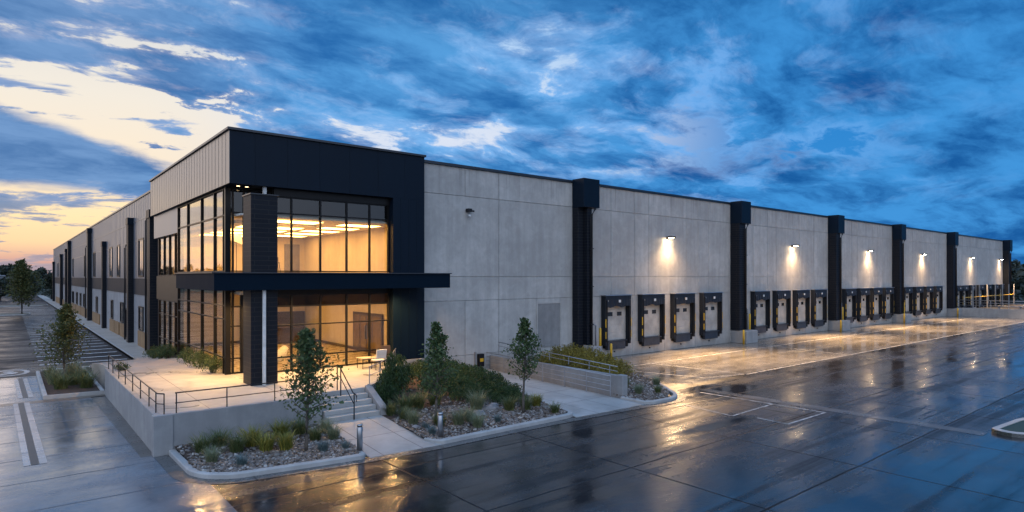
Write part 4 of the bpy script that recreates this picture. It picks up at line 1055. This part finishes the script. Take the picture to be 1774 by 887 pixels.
for k, (x, y, s) in enumerate(((12.4,23.6,.85),(13.3,24.6,1.1),(14.6,26.2,.95),(15.2,24.6,.85))):
    shrub('conifer_shrub', x, y, z_bed2(x,y)-.02, CS, L_conifer if k in (1,) else L_hedge, ['dark upright conifer tight against the cheek wall of the steps','tall brown green conifer right of the steps','slim dark conifer in front of the concrete plinth','dark upright conifer behind the tree right of the steps'][k], cg, 'conifer', s)
PROTO.clear()
gg = 'golden shrubs along the ramp'
GS = (1.1,1.1,1.15,2600,.11,31,.5)
for k, (x, y, s) in enumerate(((28.6,28.6,1.0),(27.0,28.0,1.05),(28.0,26.6,1.05),(26.3,26.2,1.0),(27.3,24.9,1.0),(25.6,24.3,1.0),(26.6,23.2,.95),(25.1,22.4,.85),(24.3,26.5,1.0))):
    shrub('golden_shrub', x, y, z_bed3(x,y)-.03, GS, L_gold, ['golden green shrub nearest the first black dock pilaster','golden green shrub at the wall end, on the ramp side','golden green shrub in the kerb-side row, second from the dock wall','golden green shrub in the ramp-side row, second from the dock wall','golden green shrub in the kerb-side row, third from the dock wall','golden green shrub in the ramp-side row, third from the dock wall','golden green shrub at the road end of the kerb-side row','lowest golden green shrub at the road end of the row','golden green shrub close behind the concrete ramp wall'][k], gg, s=s)
wg = 'green shrubs under the side windows'
WS = (.62,.62,.85,1200,.10,41,.4)
for k, (x, y) in enumerate(((7.65,32.3),(7.6,34.6),(7.6,36.9),(7.6,42.9),(7.6,45.0),(7.6,47.2))):
    shrub('green_shrub', x, y, z_side(x,y) if y > 36.6 else ZT, WS, L_tree, ['clipped green shrub nearest the entrance door under the side glazing','second clipped green shrub from the entrance under the side glazing','third clipped green shrub from the entrance under the side glazing','fourth clipped green shrub from the entrance under the side glazing','fifth clipped green shrub from the entrance under the side glazing','clipped green shrub beside the tall black pilaster'][k], wg)
shrub('low_shrub', 4.35, 35.9, ZT, (.35,.5,.35,500,.08,43,.4), L_hedge, 'low dark shrub at the far end of the left terrace rail', None)
for k, (x, y, z, s) in enumerate(((15.0,20.5,.2,.30),(16.0,20.9,.22,.36),(14.55,20.4,.2,.22),(11.95,20.3,.2,.14))):
    mb = MB(); rr = random.Random(60+k)
    bm = bmesh.new(); bmesh.ops.create_icosphere(bm, subdivisions=3, radius=1)
    for v in bm.verts:
        nn = mnoise.noise(v.co*1.3+Vector((k*7,0,0)))*.35+mnoise.noise(v.co*3+Vector((k*7,0,0)))*.12
        v.co = Vector((v.co.x*1.25, v.co.y, v.co.z*.7))*(1+nn)*s
    mb.add([v.co+Vector((x,y,z)) for v in bm.verts], [tuple(v.index for v in f.verts) for f in bm.faces]); bm.free()
    o = mb.build('boulder', M_boulder, None, smooth=True)
    tag(o, ['grey boulder before the tall pale feather grass','larger grey boulder at the gravel edge of the hedge','small grey boulder left of the tall pale feather grass','smallest grey stone at the edge of the front walk'][k], 'boulder', 'boulders in the middle bed')
# right island
isl = [(28.7,6.45)]+arc(29.3,6.0,.62,135,245,8)
isle = arc(29.35,5.95,.72,120,250,10)+[(31,4.2),(40,1.6),(40,4.4),(31.5,6.35)]
tag(MB().prism([(x*.0+x, y) for x, y in isle], 0, .13).build('turf', M_turf), kind='structure')
kerb(isle, .22, .16, closed=True)

# ------------------------------------------------------------------ far lot, far trees, far building
def island(x0, x1, y0, y1):
    c = [(x1,y0+.8),(x1,y1-.8)]+[(x1-.8,y1),(x0,y1),(x0,y0),(x1-.8,y0)]
    kerb(c, .2, .16, closed=True); tag(MB().prism([(x0+.15,y0+.15),(x1-.8,y0+.15),(x1-.15,y0+.9),(x1-.15,y1-.9),(x1-.8,y1-.15),(x0+.15,y1-.15)], 0, .14).build('turf', M_turf), kind='structure')
island(-26,2.7,120.5,125.5); island(-30,6.3,156,161); 
def blob_tree(h, rx, n, leaf, seed):
    r = random.Random(seed); tk = MB(); lf = MB()
    tk.tube([(0,0,0),(.1,.05,h*.35),(0,0,h*.8)], [h*.022,h*.016,h*.005], 7)
    cl = []
    for k in range(22):
        t = r.uniform(.18,1); q = rx*(1-abs(t-.42)*1.15)*math.sqrt(r.random()); a = r.uniform(0,6.28)
        c = Vector((q*math.cos(a), q*math.sin(a), h*t*.95)); cl.append((c, rx*r.uniform(.2,.42)))
        tk.tube([(0,0,max(.1*h,c.z-h*.2)), c], [h*.006,h*.002], 4, False)
    for i in range(n):
        c, s = r.choice(cl); d = Vector((r.gauss(0,1), r.gauss(0,1), r.gauss(0,1))).normalized()*s*r.random()**.35
        leafquad(lf, c+d, leaf*r.uniform(.6,1.3), r, .7)
    return tk, lf
FT = []
for k in range(4):
    tk, lf = blob_tree(10, (3.2,4.2,3.6,2.6)[k], 1500, .62, 70+k)
    o = empty('far_tree', (0,0,0)); tk.build('trunk', M_barkd, o); lf.build('crown', L_far if k != 2 else L_far_pale, o); FT.append(o)
used = set()
def far_tree(k, x, y, s, label, group='trees beyond the parking lot'):
    if k not in used: o = FT[k]; used.add(k)
    else: o = copy_tree(FT[k])
    o.location = (x, y, 0); o.scale = (s*.85, s*.85, s*(.62 if y > 100 else .62)); o.rotation_euler = (0,0,rnd.uniform(0,6.28)); tag(o, label, 'tree', group)
for k, x, y, s, lb in ((0,8.5,196,1.05,'dark round tree just beyond the far end of the side wall'),(2,12.5,215,.95,'pale green tree by the far end of the side wall, behind a darker one'),
    (1,3.5,205,1.0,'broad dark tree standing behind the parking island tree, on its right'),(3,-1.5,198,.85,'narrow dark tree behind the parking island tree, on its left'),
    (2,6.0,240,1.2,'tall pale tree over the roofs of the far lot'),(0,-8.5,230,1.15,'dark tree at the left edge of the picture beyond the lot'),
    (1,-5.0,270,1.3,'broad dark tree left of the parking island tree, farther off'),(3,0.5,262,1.75,'tallest pointed tree of the left horizon')):
    far_tree(k, x, y, s, lb)
for k, x, y, s, lb in ((1,165,36,1.5,'broad dark tree just right of the far warehouse corner'),(0,178,32,1.3,'dark tree at the right edge beyond the yard, the nearer one'),(3,196,40,1.7,'tall dark tree behind the others right of the warehouse')):
    far_tree(k, x, y, s, lb, 'trees beyond the loading yard')
def woods(name, pts, n, leaf, seed, label, hs):
    r = random.Random(seed); mb = MB(); cl = []
    for i in range(220):
        t = r.random()*(len(pts)-1); k = int(t); f = t-k; a, b = pts[k], pts[min(k+1,len(pts)-1)]
        x = lerp(a[0],b[0],f)+r.gauss(0,8); y_ = lerp(a[1],b[1],f)+r.gauss(0,8); h = r.uniform(*hs)*(1.25 if r.random() < .12 else 1)
        for q in range(4): cl.append((Vector((x+r.gauss(0,2), y_+r.gauss(0,2), h*(q+.6)/4)), r.uniform(2.4,4.4)*(1-.16*q)))
    for i in range(n):
        c, s = r.choice(cl); d = Vector((r.gauss(0,1), r.gauss(0,1), r.gauss(0,1))).normalized()*s*r.random()**.3
        leafquad(mb, c+d, leaf*r.uniform(.6,1.3), r, .75)
    tag(mb.build(name, L_far), label, 'woods', kind='stuff')
woods('woods', [(-150,330),(-60,370),(10,380),(60,400),(120,420)], 26000, 2.0, 81, 'dark mass of woodland along the left horizon', (6,10))
woods('woods', [(170,48),(215,62),(260,60),(300,30),(330,-20),(340,-60)], 22000, 1.7, 82, 'dark mass of woodland beyond the right end of the warehouse', (6,9))
fb = empty('far_building', (-8,300,0), 'low grey shed with a pale roof edge at the left horizon', 'building')
MB().box(-30,2.6,300,330,0,6.2).build('wall', simple('far_wall', (.16,.17,.19), .8), fb)
MB().box(-30.3,2.9,299.6,330.4,6.2,7.0).build('roof', simple('far_roof', (.30,.33,.38), .6), fb)
for k in range(5): MB().box(-26+k*6,-23.4+k*6,299.7,299.98,.1,3.6).build('door', M_frame, fb)
cw = MB().box(150,260,18,18.4,0,2.6).build('boundary_wall', M_cast, None); tag(cw, 'low grey boundary wall beyond the far end of the yard', 'wall')

# ------------------------------------------------------------------ camera and render settings
cam = bpy.data.cameras.new('camera'); co = bpy.data.objects.new('camera', cam); C.objects.link(co)
co.location = (0,0,5.9); co.rotation_euler = (R(90), 0, R(-39.3))
cam.lens = 36*1066/1774; cam.sensor_width = 36; cam.shift_y = 36/1774; cam.clip_end = 6000; cam.clip_start = .1
sc = bpy.context.scene; sc.camera = co
sc.view_settings.view_transform = 'Standard'; sc.view_settings.look = 'None'; sc.view_settings.exposure = .18; sc.view_settings.gamma = 1
sc.render.engine = 'CYCLES'
cy = sc.cycles; cy.max_bounces = 7; cy.diffuse_bounces = 3; cy.glossy_bounces = 4; cy.transmission_bounces = 4; cy.transparent_max_bounces = 12
cy.sample_clamp_indirect = 4; cy.sample_clamp_direct = 0; cy.caustics_reflective = False; cy.caustics_refractive = False; cy.blur_glossy = .5
cy.use_denoising = True
try: cy.denoiser = 'OPENIMAGEDENOISE'; cy.denoising_input_passes = 'RGB_ALBEDO_NORMAL'
except Exception: pass
